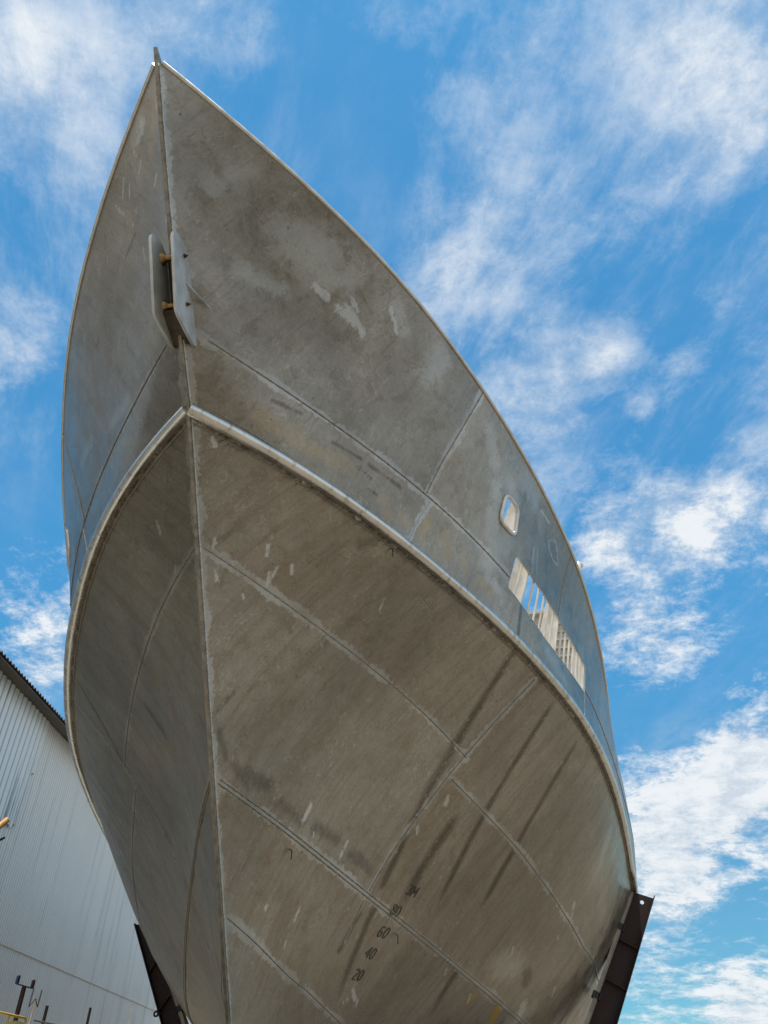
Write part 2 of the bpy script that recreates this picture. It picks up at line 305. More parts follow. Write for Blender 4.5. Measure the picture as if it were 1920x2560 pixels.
# ------------------------------------------------------------------ hull surface
DATA = {
 'light': [[1, 0.166, 4.675, 6.223, 0.178, 4.724, 6.169, 0.019], [1, 0.133, 5.186, 5.539, 0.106, 5.215, 5.472, 0.016], [1, 0.505, 5.44, 5.623, 0.489, 5.493, 5.55, 0.016], [1, 0.566, 5.602, 5.515, 0.492, 5.659, 5.381, 0.012], [1, 0.496, 5.602, 5.444, 0.463, 5.669, 5.338, 0.013], [1, 0.67, 5.671, 5.551, 0.661, 5.728, 5.488, 0.016], [1, 0.226, 5.361, 5.423, 0.234, 5.392, 5.395, 0.013], [1, 0.285, 5.586, 5.226, 0.291, 5.617, 5.199, 0.011], [1, 0.108, 5.345, 5.308, 0.116, 5.394, 5.255, 0.016], [1, 1.377, 6.423, 5.609, 1.324, 6.47, 5.525, 0.012], [1, 0.992, 4.347, 7.749, 1.092, 4.48, 7.718, 0.032], [1, 1.026, 4.379, 7.754, 1.104, 4.475, 7.739, 0.022], [1, 1.179, 4.598, 7.69, 1.288, 4.716, 7.691, 0.041], [1, 1.295, 4.606, 7.825, 1.334, 4.697, 7.772, 0.028], [-1, -0.318, 3.189, 8.243, -0.382, 3.312, 8.183, 0.009], [-1, -0.458, 3.261, 8.321, -0.425, 3.298, 8.245, 0.01], [-1, -0.415, 3.186, 8.353, -0.385, 3.195, 8.312, 0.015], [-1, -0.59, 3.396, 8.318, -0.637, 3.523, 8.237, 0.013], [-1, -0.519, 3.402, 8.238, -0.544, 3.5, 8.162, 0.011], [-1, -0.422, 3.751, 7.735, -0.409, 3.811, 7.647, 0.015], [-1, -0.461, 3.528, 8.039, -0.471, 3.561, 8.014, 0.008], [-1, -0.539, 3.646, 8.0, -0.536, 3.674, 7.966, 0.008], [-1, -0.524, 3.842, 7.76, -0.535, 3.874, 7.735, 0.009], [-1, -0.133, 3.221, 7.968, -0.175, 3.298, 7.937, 0.017], [-1, -0.245, 3.548, 7.739, -0.223, 3.565, 7.687, 0.005], [-1, -0.748, 3.611, 8.262, -0.648, 3.627, 8.141, 0.016], [-1, -0.264, 2.985, 8.406, -0.344, 3.102, 8.367, 0.043], [1, 1.223, 4.634, 7.704, 1.298, 4.757, 7.655, 0.038], [1, 1.258, 4.638, 7.742, 1.361, 4.856, 7.62, 0.041], [1, 1.629, 4.868, 7.962, 1.659, 5.041, 7.81, 0.024], [1, 2.999, 7.61, 7.451, 3.098, 7.855, 7.427, 0.012], [1, 0.594, 7.283, 3.97, 0.529, 7.299, 3.832, 0.019], [1, 0.828, 7.901, 3.812, 0.75, 7.911, 3.662, 0.017], [1, 0.237, 7.389, 3.15, 0.234, 7.413, 3.119, 0.019], [1, 0.442, 7.77, 3.211, 0.39, 7.794, 3.085, 0.013], [1, 0.335, 7.806, 2.959, 0.311, 7.831, 2.887, 0.011], [1, 1.735, 8.64, 4.457, 1.709, 8.671, 4.406, 0.027], [1, 1.421, 8.562, 4.139, 1.406, 8.606, 4.087, 0.018], [1, 0.705, 9.068, 2.718, 0.712, 9.203, 2.647, 0.021], [1, 0.738, 9.238, 2.668, 0.708, 9.27, 2.6, 0.017], [1, 0.658, 9.065, 2.641, 0.619, 9.029, 2.594, 0.019], [1, 1.536, 10.271, 3.093, 1.505, 10.345, 3.025, 0.012], [1, 0.595, 7.474, 3.787, 0.583, 7.496, 3.741, 0.01], [1, 3.093, 11.766, 4.072, 3.078, 11.81, 4.03, 0.022], [1, 3.067, 11.866, 3.987, 3.04, 11.935, 3.918, 0.01], [1, 2.848, 11.912, 3.699, 2.851, 11.955, 3.682, 0.018], [1, 2.764, 12.737, 3.227, 2.721, 12.823, 3.146, 0.019], [1, 2.272, 11.141, 3.448, 2.25, 11.223, 3.376, 0.017], [1, 1.747, 11.007, 2.938, 1.695, 11.109, 2.847, 0.013], [1, 2.335, 12.259, 2.957, 2.231, 12.377, 2.803, 0.074], [-1, -0.643, 6.107, 5.112, -0.655, 6.14, 5.095, 0.006], [-1, -0.654, 7.339, 4.022, -0.642, 7.411, 3.935, 0.007], [-1, -0.79, 6.464, 4.971, -0.778, 6.49, 4.935, 0.006], [-1, -0.296, 5.4, 5.453, -0.321, 5.464, 5.407, 0.012], [-1, -0.491, 5.243, 5.821, -0.447, 5.289, 5.73, 0.017], [-1, -0.07, 4.911, 5.834, -0.056, 4.917, 5.813, 0.006], [-1, -2.062, 5.803, 7.548, -2.062, 5.838, 7.505, 0.008], [-1, -2.329, 6.332, 7.409, -2.33, 6.366, 7.367, 0.007], [1, 3.075, 7.965, 7.239, 3.09, 7.975, 7.269, 0.011], [1, 3.09, 7.975, 7.269, 3.129, 8.023, 7.32, 0.011], [1, 3.129, 8.023, 7.32, 3.158, 8.082, 7.329, 0.011], [1, 3.158, 8.082, 7.329, 3.166, 8.141, 7.285, 0.011], [1, 3.166, 8.141, 7.285, 3.174, 8.216, 7.223, 0.011], [1, 3.174, 8.216, 7.223, 3.173, 8.263, 7.166, 0.011], [1, 3.173, 8.263, 7.166, 3.154, 8.27, 7.103, 0.011], [1, 3.154, 8.27, 7.103, 3.131, 8.216, 7.099, 0.011], [1, 3.131, 8.216, 7.099, 3.103, 8.141, 7.107, 0.011], [1, 3.103, 8.141, 7.107, 3.08, 8.049, 7.15, 0.011], [1, 3.08, 8.049, 7.15, 3.065, 7.985, 7.187, 0.011], [1, 3.065, 7.985, 7.187, 3.075, 7.965, 7.239, 0.011]],
 'dark': [[1, 0.116, 6.367, 4.038, 0.2, 6.59, 3.94, 0.036], [1, 0.204, 6.545, 4.001, 0.313, 6.753, 3.98, 0.044], [1, 0.388, 6.967, 3.897, 0.519, 7.275, 3.836, 0.039], [1, 0.611, 7.472, 3.819, 0.744, 7.756, 3.797, 0.041], [1, 0.846, 8.034, 3.723, 0.982, 8.367, 3.663, 0.043], [1, 0.625, 4.719, 6.671, 0.837, 4.93, 6.68, 0.013], [1, 1.064, 5.226, 6.58, 1.28, 5.476, 6.572, 0.013], [1, 1.342, 5.554, 6.56, 1.588, 5.872, 6.526, 0.015], [1, 1.331, 5.644, 6.341, 1.4, 5.735, 6.328, 0.011], [1, 0.063, 6.021, 4.371, 0.172, 6.037, 4.543, 0.016], [1, 0.059, 6.121, 4.235, 0.086, 6.307, 4.05, 0.023], [1, 0.199, 6.524, 4.016, 0.347, 6.816, 3.978, 0.034], [1, 1.242, 5.889, 5.885, 1.351, 5.918, 5.955, 0.04], [1, 0.586, 5.99, 5.156, 0.6, 6.053, 5.112, 0.02], [1, 2.391, 11.765, 3.249, 2.398, 11.923, 3.179, 0.071], [-1, -0.509, 3.692, 7.913, -0.692, 3.908, 7.888, 0.014], [-1, -1.268, 4.652, 7.74, -1.32, 4.747, 7.696, 0.006], [1, 0.834, 3.911, 8.046, 0.816, 3.944, 7.991, 0.004], [1, 2.291, 8.096, 5.374, 2.289, 8.117, 5.36, 0.013], [1, 2.327, 8.192, 5.351, 2.325, 8.213, 5.337, 0.01], [1, 2.153, 8.114, 5.233, 2.16, 8.127, 5.231, 0.011], [1, 2.419, 8.456, 5.283, 2.417, 8.476, 5.269, 0.01], [1, 2.695, 9.016, 5.221, 2.725, 9.006, 5.258, 0.007], [1, 3.35, 10.675, 5.005, 3.382, 10.693, 5.037, 0.008]],
 'faint': [[1, 2.572, 7.868, 5.764, 1.875, 8.229, 4.882, 0.04], [1, 1.875, 8.229, 4.882, 1.539, 8.376, 4.416, 0.053], [1, 1.539, 8.376, 4.416, 1.233, 8.556, 3.893, 0.037], [1, 3.256, 9.625, 5.466, 2.43, 9.968, 4.352, 0.034], [1, 2.485, 9.95, 4.426, 1.891, 10.188, 3.592, 0.038], [1, 1.233, 8.556, 3.893, 1.067, 8.609, 3.597, 0.036], [1, 2.674, 7.73, 6.229, 2.607, 7.799, 5.87, 0.023], [1, 0.968, 8.67, 3.384, 0.566, 8.937, 2.554, 0.036], [-1, -2.557, 7.917, 5.723, -1.941, 8.406, 4.835, 0.028], [-1, -1.911, 8.457, 4.771, -1.399, 8.534, 4.132, 0.032], [-1, -3.329, 9.875, 5.416, -2.362, 9.646, 4.484, 0.027], [1, 2.992, 8.83, 5.625, 2.042, 9.25, 4.39, 0.032], [1, 2.042, 9.25, 4.39, 1.472, 9.553, 3.477, 0.035], [1, 1.652, 10.447, 3.119, 1.269, 10.677, 2.624, 0.043], [-1, -1.185, 7.044, 4.971, -0.768, 7.015, 4.482, 0.031], [1, 1.843, 8.913, 4.394, 1.077, 9.033, 3.282, 0.056], [1, 0.853, 8.547, 3.308, 0.662, 8.556, 2.988, 0.021]],
 'tan': [[1, 0.537, 4.743, 6.489, 0.8, 4.999, 6.472, 0.058], [1, 0.9, 5.122, 6.429, 1.177, 5.416, 6.448, 0.053], [1, 1.439, 5.786, 6.321, 1.491, 5.911, 6.178, 0.034], [1, 1.82, 6.25, 6.393, 1.753, 6.254, 6.205, 0.033], [1, 1.966, 6.47, 6.364, 1.984, 6.583, 6.206, 0.036], [1, 2.118, 6.751, 6.267, 2.134, 6.82, 6.187, 0.034], [1, 2.263, 7.047, 6.149, 2.349, 7.194, 6.141, 0.046], [-1, -0.047, 2.785, 8.377, -0.203, 3.199, 8.092, 0.047], [-1, -1.028, 5.241, 6.467, -1.052, 5.289, 6.419, 0.017], [-1, -0.77, 4.933, 6.543, -0.928, 5.037, 6.661, 0.028], [1, 1.595, 6.01, 6.269, 1.645, 6.091, 6.237, 0.028]],
 'yellow': [[1, 2.024, 11.723, 2.87, 1.948, 11.863, 2.757, 0.054], [1, 1.791, 11.103, 2.933, 1.675, 11.083, 2.84, 0.022]],
 'brush': [[1, 2.472, 6.37, 7.678, 2.51, 6.647, 7.407, 0.074], [1, 2.864, 7.203, 7.588, 2.938, 7.452, 7.478, 0.091], [1, 2.525, 6.866, 7.144, 2.44, 6.902, 6.872, 0.084], [1, 2.517, 6.812, 7.199, 2.418, 6.998, 6.668, 0.087], [1, 2.565, 7.212, 6.739, 2.367, 7.067, 6.416, 0.118], [1, 2.827, 7.187, 7.509, 2.938, 7.436, 7.497, 0.094], [1, 2.673, 7.016, 7.322, 2.698, 7.102, 7.271, 0.098], [1, 0.775, 3.86, 8.034, 1.129, 4.322, 7.94, 0.178], [1, 0.309, 3.407, 7.989, 0.563, 3.467, 8.217, 0.083], [1, 1.096, 4.182, 8.05, 1.288, 4.43, 8.009, 0.142], [1, 0.433, 3.932, 7.528, 0.715, 4.219, 7.551, 0.072], [1, 3.684, 11.636, 4.982, 3.436, 11.902, 4.456, 0.073], [-1, -0.77, 4.726, 6.912, -1.249, 5.206, 6.978, 0.059], [-1, -1.565, 5.466, 7.132, -1.846, 5.804, 7.15, 0.049], [1, 2.063, 5.514, 7.901, 1.907, 5.493, 7.658, 0.12], [1, 1.679, 4.9, 7.994, 1.727, 5.082, 7.86, 0.059], [1, 2.872, 7.691, 6.963, 2.833, 7.775, 6.703, 0.022], [1, 2.925, 7.777, 7.015, 2.883, 7.87, 6.731, 0.012], [1, 2.465, 7.349, 6.222, 2.355, 7.157, 6.226, 0.047], [1, 2.896, 8.296, 6.029, 3.18, 9.05, 5.841, 0.053], [1, 2.451, 12.53, 2.971, 2.155, 12.238, 2.79, 0.099], [1, 2.333, 11.616, 3.258, 1.979, 10.867, 3.269, 0.136], [-1, -0.278, 2.981, 8.427, -0.399, 3.112, 8.415, 0.048]],
 'slot': [[7.434, 6.676], [7.723, 6.648], [8.067, 6.609], [8.469, 6.54], [8.961, 6.477], [9.56, 6.413], [9.625, 6.053], [9.135, 6.067], [8.625, 6.093], [8.266, 6.136], [7.904, 6.215], [7.457, 6.315], [7.436, 6.471]],
 'window': [[6.994, 7.202], [7.105, 7.209], [7.207, 7.182], [7.261, 7.128], [7.287, 6.946], [7.249, 6.889], [7.164, 6.894], [7.053, 6.903], [7.007, 6.948], [6.993, 6.996], [6.968, 7.163]],
 'sup_r': [[4.173, 14.2, 4.729], [4.435, 14.2, 4.645], [3.66, 14.2, 3.032], [3.248, 14.2, 2.952], [4.114, 14.2, 4.741], [3.173, 14.2, 2.951], [4.255, 14.2, 4.588], [3.881, 14.2, 4.213], [3.345, 14.2, 3.215]],
 'sup_l': [[-3.996, 14.2, 4.416], [-4.12, 14.2, 4.262], [-3.345, 14.2, 2.86], [-3.046, 14.2, 2.864], [-4.094, 14.2, 4.53], [-3.508, 14.2, 2.993]],
 'fa': 0.1029,
 'cheek': [[0.103, 3.385, 7.323], [0.103, 3.361, 7.267], [0.103, 3.368, 7.247], [0.103, 3.48, 7.095], [0.103, 3.609, 6.892], [0.103, 3.701, 6.754], [0.103, 3.766, 6.744], [0.103, 3.919, 6.75], [0.103, 4.092, 6.763], [0.103, 4.198, 6.836], [0.103, 4.026, 7.051], [0.103, 3.838, 7.248], [0.103, 3.696, 7.354], [0.103, 3.592, 7.389], [0.103, 3.459, 7.385], [0.103, 3.42, 7.366]],
 'axles': [[0.103, 3.587, 7.284], [0.103, 3.819, 6.946]],
 'gus': [[0.103, 3.691, 7.113], [0.103, 3.937, 7.122], [0.235, 4.025, 7.117]],
 'sole': [[0.0, 3.824, 6.853], [0.0, 4.035, 6.796]],
 'marks': [['3M', 1.259, 8.998, 3.584], ['80', 1.104, 8.935, 3.384], ['60', 0.97, 8.965, 3.185], ['40', 0.845, 8.976, 2.997], ['20', 0.728, 8.99, 2.806]],
 'stubs': [[6.08, 5.953], [7.327, 3.599], [9.184, 3.244]],
 'chalk': [['WHITE', 1.727, 6.691, 5.738, 0.05], ['CORPUS', 1.604, 6.614, 5.681, 0.05], ['5-', 1.551, 6.63, 5.624, 0.05], ['2-POR', 1.253, 5.495, 6.467, 0.05]],
 'arrow': [[1.68, 6.615, 5.748], [1.719, 6.7, 5.726], [1.75, 6.771, 5.706], [1.765, 6.818, 5.689], [1.749, 6.834, 5.664], [1.703, 6.842, 5.618], [1.672, 6.854, 5.583], [1.62, 6.87, 5.525]],
 'arrowh': [[1.673, 6.644, 5.722], [1.68, 6.615, 5.748], [1.696, 6.64, 5.745]],
 'ctrl': {'sheer': [[0.0003, 1.2189, 3.2999], [0.6486, 1.9193, 3.1832], [1.1241, 2.7634, 3.0241], [1.4928, 3.663, 2.844], [1.7582, 4.5318, 2.5973], [1.8196, 5.3676, 2.3015]], 'seam1': [[0.0002, 1.8697, 2.51], [0.6652, 2.568, 2.4112], [1.1572, 3.3269, 2.3044], [1.5065, 4.1538, 2.1801], [1.7579, 5.0358, 2.0552], [1.9083, 5.9718, 1.9308]], 'rail': [[0.0001, 2.1086, 2.2587], [0.4268, 2.4109, 2.1553], [0.8861, 3.0526, 2.0555], [1.3837, 3.9353, 1.9773], [1.7805, 5.0066, 1.8233], [1.9098, 6.2853, 1.5733]], 'chine': [[-0.0, 2.9675, 1.0836], [0.1394, 3.2489, 1.0283], [0.2869, 3.6193, 0.9553], [0.4626, 4.0686, 0.8684], [0.6638, 4.5946, 0.773], [0.8704, 5.2019, 0.6707]]},
 'bul': [[-1.61, 10.0358, -13.5087], 0.3606, [-0.6032, 12.8141, 0.9302], 0.0611],
 'ky0': 4.124,
 's2': [[0.002, 1.3685], [0.006, 1.3684], [0.01, 1.3685], [0.014, 1.3687], [0.018, 1.3689], [0.022, 1.3691], [0.026, 1.3692], [0.0304, 1.3685], [0.0344, 1.3684], [0.0384, 1.3681], [0.0424, 1.3677], [0.0464, 1.3671], [0.0508, 1.3657], [0.0548, 1.365], [0.0588, 1.3643], [0.0632, 1.3631], [0.0672, 1.3627], [0.0712, 1.3624], [0.0753, 1.3622], [0.0793, 1.3622], [0.0833, 1.3624], [0.0877, 1.3622], [0.0917, 1.3628], [0.0957, 1.3635], [0.0993, 1.365], [0.1033, 1.3663], [0.1073, 1.3678], [0.1113, 1.3695], [0.1153, 1.3715], [0.1189, 1.3741], [0.1229, 1.3764], [0.1269, 1.3789], [0.1305, 1.382], [0.1345, 1.3847], [0.1385, 1.3875], [0.1421, 1.3908], [0.1461, 1.3937], [0.1497, 1.3972], [0.1537, 1.4002], [0.1577, 1.4033]],
 's2b': [[8.435, 4.624], [9.099, 4.494], [10.027, 4.308], [10.812, 4.125], [11.703, 3.929], [12.787, 3.716], [14.261, 3.558], [15.548, 3.509]],
 's4': [[0.0028, 2.2727], [0.006, 2.2748], [0.0092, 2.2769], [0.012, 2.2796], [0.0152, 2.282], [0.0184, 2.2846], [0.0216, 2.2875], [0.0244, 2.2909], [0.0276, 2.2943], [0.0304, 2.2982], [0.0336, 2.3019], [0.0364, 2.306], [0.0396, 2.3098], [0.0424, 2.3139], [0.0456, 2.3176], [0.0484, 2.3211], [0.0516, 2.3239], [0.0548, 2.3262], [0.058, 2.3282], [0.0612, 2.3298]]}
S_ = .2 / .0945; YE = 13.0; KZ = -.478
def basis(t, n=6, k=3):
    kn = np.concatenate([np.zeros(k), np.linspace(0, 1, n - k + 1), np.ones(k)]); tt = np.clip(np.asarray(t, float), 0, 1 - 1e-9)
    N = [((kn[i] <= tt) & (tt < kn[i + 1])).astype(float) for i in range(len(kn) - 1)]
    for d in range(1, k + 1):
        M = []
        for i in range(len(kn) - 1 - d):
            a = kn[i + d] - kn[i]; b = kn[i + d + 1] - kn[i + 1]
            M.append((0 if a == 0 else (tt - kn[i]) / a * N[i]) + (0 if b == 0 else (kn[i + d + 1] - tt) / b * N[i + 1]))
        N = M
    return np.stack(N[:n], -1)
EXT = {'sheer': (2.0, 1.0), 'seam1': (1.5, 1.5), 'rail': (1.5, 1.5), 'chine': (2.2, 2.0)}
class Curve:
    def __init__(s, C, name):
        p = basis(np.linspace(0, 1, 200)) @ np.asarray(C); y = np.maximum.accumulate(p[:, 1])
        s.y0 = y[0]; s.ye = y[-1]; s.y = y; s.b = p[:, 0].copy(); s.z = p[:, 2]
        if abs(s.b[0]) < .02: s.b[0] = 0
        s.db = max((s.b[-1] - s.b[-25]) / (y[-1] - y[-25]), 0); s.dz = (s.z[-1] - s.z[-25]) / (y[-1] - y[-25]); s.Lb, s.Lz = EXT[name]
    def at(s, y):
        y = np.asarray(y, float); e = np.maximum(y - s.ye, 0)
        return np.interp(y, s.y, s.b) + s.db * s.Lb * (1 - np.exp(-e / s.Lb)), np.interp(y, s.y, s.z) + s.dz * s.Lz * (1 - np.exp(-e / s.Lz))
    def u(s, u):
        y = s.y0 + (YE - s.y0) * np.asarray(u, float); b, z = s.at(y); return np.stack([b, y, z], -1)
CV = {k: Curve(DATA['ctrl'][k], k) for k in ('sheer', 'seam1', 'rail', 'chine')}
PLc, PLm, PBc, PBm = DATA['bul']; KY0 = DATA['ky0']
def guide(n, u):
    u = np.asarray(u, float)
    if n == 'keel':
        y = KY0 + (YE - KY0) * u; return np.stack([0 * y, y, 0 * y + KZ], -1)
    return CV[n].u(u)
def bulge(co, m, u):
    uu = np.minimum(u, m); return (co[0] * uu + co[1] * uu ** 2 + co[2] * uu ** 3) * np.exp(-np.maximum(u - m, 0) / .1)
def W1(u):
    A, B, C = guide('sheer', u), guide('seam1', u), guide('rail', u); a = np.linalg.norm(A - B, axis=-1); return a / (a + np.linalg.norm(B - C, axis=-1))
def surf(u, v):
    """v 0..1 sheer to rail, 1..2 rail to chine, 2..3 chine to keel; world metres, starboard"""
    u, v = np.broadcast_arrays(np.asarray(u, float), np.asarray(v, float))
    A, B, C, D, K = [guide(n, u) for n in ('sheer', 'seam1', 'rail', 'chine', 'keel')]
    w1 = W1(u)[..., None]; w_ = np.clip(v, 0, 1)[..., None]
    up = A * (w_ - w1) * (w_ - 1) / w1 + B * w_ * (w_ - 1) / (w1 * (w1 - 1)) + C * w_ * (w_ - w1) / (1 - w1)
    w_ = np.clip(v - 1, 0, 1)[..., None]; lo = C + (D - C) * w_; lo[..., 0] += bulge(PLc, PLm, u) * (4 * w_ * (1 - w_))[..., 0]
    w_ = np.clip(v - 2, 0, 1)[..., None]; bo = D + (K - D) * w_; bo[..., 0] += bulge(PBc, PBm, u) * (4 * w_ * (1 - w_))[..., 0]
    p = np.where((v <= 1)[..., None], up, np.where((v <= 2)[..., None], lo, bo)) * S_
    p[..., 2] += 1.6
    return p
US = np.concatenate([np.linspace(0, .46, 560), np.linspace(.46, 1, 45)[1:]])
RA, RB, RC, RD = 130, 36, 130, 70
w1u = W1(US)
rows = [w1u * a for a in np.linspace(0, 1, RA)] + [w1u + (1 - w1u) * a for a in np.linspace(0, 1, RB)[1:]] + [1 + a + 0 * US for a in np.linspace(0, 1, RC)[1:]] + [2 + a + 0 * US for a in np.linspace(0, 1, RD)[1:]]
VG = np.array(rows); UG = np.broadcast_to(US, VG.shape)
PG = surf(UG, VG)                       # rows x cols x 3
NR, NCc = VG.shape
rA, rB, rC = RA - 1, RA + RB - 2, RA + RB + RC - 3
# nudge the starboard plating off the centre plane so that the stem bar closes it
PG[..., 0] = np.maximum(PG[..., 0], .012)
def chaikin(p, n=2):
    p = np.array(p, float)
    for _ in range(n):
        q = np.roll(p, -1, 0); p = np.stack([.75 * p + .25 * q, .25 * p + .75 * q], 1).reshape(-1, 2)
    return p
def round_poly(p, rs, n=7):
    p = np.array(p, float); out = []
    for i in range(len(p)):
        a, b, c = p[i - 1], p[i], p[(i + 1) % len(p)]; r = rs[i] if isinstance(rs, (list, tuple)) else rs
        u = (a - b) / np.linalg.norm(a - b); v = (c - b) / np.linalg.norm(c - b); P, Q = b + u * r, b + v * r
        for t in np.linspace(0, 1, n): out.append((1 - t) ** 2 * P + 2 * t * (1 - t) * b + t * t * Q)
    return np.array(out)
def sdf(poly, p):
    a = poly; b = np.roll(poly, -1, 0); d = b - a
    t = np.clip(((p[:, None] - a) * d).sum(2) / ((d ** 2).sum(1) + 1e-12), 0, 1); q = a + t[..., None] * d
    e = ((p[:, None] - q) ** 2).sum(2); i = e.argmin(1); r = np.arange(len(p))
    cr = ((a[:, 1] > p[:, None, 1]) != (b[:, 1] > p[:, None, 1])) & (p[:, None, 0] < d[:, 0] * (p[:, None, 1] - a[:, 1]) / (d[:, 1] + 1e-12) + a[:, 0])
    return np.sqrt(e[r, i]) * np.where(cr.sum(1) % 2, -1, 1), q[r, i]
SLOT = round_poly([[7.425, 6.705], [8.067, 6.611], [8.5, 6.541], [9.0, 6.474], [9.61, 6.408], [9.628, 6.05], [9.135, 6.064], [8.625, 6.093], [8.266, 6.136], [7.904, 6.212], [7.452, 6.312]], [.07, .01, .01, .01, .02, .02, .01, .01, .01, .01, .02])
WIN = round_poly([[6.955, 7.222], [7.212, 7.192], [7.305, 6.872], [7.015, 6.890]], [.085, .08, .085, .08])
HOLE = np.zeros((NR - 1, NCc - 1), bool)
for poly in (SLOT, WIN):
    lo, hi = poly.min(0) - .08, poly.max(0) + .08
    sel = (PG[:rB + 1, :, 1] > lo[0]) & (PG[:rB + 1, :, 1] < hi[0]) & (PG[:rB + 1, :, 2] > lo[1]) & (PG[:rB + 1, :, 2] < hi[1])
    ii, jj = np.nonzero(sel); p = PG[ii, jj]; d, q = sdf(poly, p[:, 1:])
    nr = np.abs(d) < .0105; ii, jj, q, p = ii[nr], jj[nr], q[nr], p[nr]
    ti = (PG[np.minimum(ii + 1, NR - 1), jj] - PG[ii - 1, jj]); tj = (PG[ii, jj + 1] - PG[ii, jj - 1])
    dl = q - p[:, 1:]; det = ti[:, 1] * tj[:, 2] - ti[:, 2] * tj[:, 1]
    a = (dl[:, 0] * tj[:, 2] - dl[:, 1] * tj[:, 1]) / det; b = (ti[:, 1] * dl[:, 1] - ti[:, 2] * dl[:, 0]) / det
    PG[ii, jj] = p + ti * a[:, None] + tj * b[:, None]
    cen = (PG[:-1, :-1] + PG[1:, :-1] + PG[:-1, 1:] + PG[1:, 1:]) / 4
    s2 = (cen[:rB, :, 1] > lo[0]) & (cen[:rB, :, 1] < hi[0]) & (cen[:rB, :, 2] > lo[1]) & (cen[:rB, :, 2] < hi[1])
    i2, j2 = np.nonzero(s2); d, _ = sdf(poly, cen[i2, j2][:, 1:]); HOLE[i2[d < 0], j2[d < 0]] = True
NUM = (560, )
# position of the plating at a given (y, z), starboard half-breadth and outward normal
_vis = PG[:, :575]
kdyz = kdtree.KDTree(_vis.shape[0] * _vis.shape[1])
kd3 = kdtree.KDTree(_vis.shape[0] * _vis.shape[1])
for n_, p_ in enumerate(_vis.reshape(-1, 3)):
    kdyz.insert((p_[1], p_[2], 0), n_); kd3.insert(p_, n_)
kdyz.balance(); kd3.balance()
GN = np.cross(np.gradient(PG, axis=1), np.gradient(PG, axis=0)); GN /= np.linalg.norm(GN, axis=-1, keepdims=True) + 1e-12
GN *= np.where(GN[..., :1] < 0, -1, 1)
def hullp(y, z, off=0.0, side=1):
    _, n, _ = kdyz.find((y, z, 0)); i, j = divmod(n, 575); i = min(max(i, 1), NR - 2); j = min(max(j, 1), 573)
    p, nn = PG[i, j], GN[i, j]
    x = p[0] - (nn[1] * (y - p[1]) + nn[2] * (z - p[2])) / (nn[0] if abs(nn[0]) > .1 else .1)
    q = Vector((x, y, z)) + Vector(nn) * off
    if side < 0: q.x *= -1
    return q
def curve_pts(poly, n=None, step=.04):
    p = np.array(poly, float); s = np.r_[0, np.cumsum(np.linalg.norm(np.diff(p, axis=0), axis=1))]
    n = n or max(int(s[-1] / step), 2); t = np.linspace(0, s[-1], n); return np.stack([np.interp(t, s, p[:, k]) for k in range(p.shape[1])], 1)
def on(poly_yz, step=.04): return np.array([hullp(y, z) for y, z in curve_pts(poly_yz, step=step)])
uS = np.linspace(0, .6, 420)
SEAM = {'seam1': surf(uS, W1(uS)), 'rail': surf(uS, 1 + 0 * uS), 'chine': surf(uS, 2 + 0 * uS)}
def uvpath(pts, ext=0):
    p = np.array(pts)
    if ext: p = np.vstack([p, [p[-1] + (p[-1] - p[-6]) * k for k in np.linspace(.3, ext, 8)]])
    q = curve_pts(p, 160); return surf(q[:, 0], q[:, 1])
SEAM['seam2'] = uvpath(DATA['s2']); SEAM['seam2b'] = on(DATA['s2b']); SEAM['seam4'] = uvpath(DATA['s4'], 9)
V2 = [[8.375, 5.66], [8.40, 5.3], [8.43, 4.834], [8.475, 4.3], [8.484, 3.9], [8.487, 3.50]]
SEAM['V1'] = on([[6.10, 7.96], [6.10, 7.44], [6.10, 7.0], [6.12, 6.63]]); SEAM['V1b'] = on([[6.19, 6.57], [6.155, 6.08]])
SEAM['V2'] = on(V2); SEAM['V3'] = on([[8.50, 7.39], [8.53, 7.0], [8.55, 6.56]]); SEAM['V4'] = on([[9.60, 6.03], [9.575, 5.66]]); SEAM['V5'] = on([[8.487, 3.42], [8.52, 3.25], [8.55, 3.0]])
zz = np.linspace(0, 1, 200); STEMP = surf(0 * zz, zz * 3)
for k_, c_ in (('seam2', lambda p: p[:, 1] < 8.48), ('seam2b', lambda p: p[:, 1] > 8.49)): SEAM[k_] = SEAM[k_][c_(SEAM[k_])]
# masks of wear and painted rail shade on the plating, one set per side
def field(): return np.zeros(NR * NCc)
def gidx(n): i, j = divmod(n, 575); return i * NCc + j
seamd = np.full(NR * NCc, .4)
for k, poly in SEAM.items():
    wgt = 1.0 if k not in ('V3', 'V4', 'V5') else 1.8
    for p in curve_pts(poly, step=.03):
        for co, n, d in kd3.find_range(p, .15):
            q = gidx(n)
            if d * wgt < seamd[q]: seamd[q] = d * wgt
for p in curve_pts(STEMP, step=.03):
    for co, n, d in kd3.find_range((.02, p[1], p[2]), .15):
        q = gidx(n)
        if d < seamd[q]: seamd[q] = d
MASK = {}
grime_shade = field()                         # dirt plus painted contact shade along the underside of the rub rail
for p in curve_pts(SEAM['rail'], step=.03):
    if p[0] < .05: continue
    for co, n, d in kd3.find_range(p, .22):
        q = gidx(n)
        if q // NCc > rB: grime_shade[q] = max(grime_shade[q], 1 - d / .22)
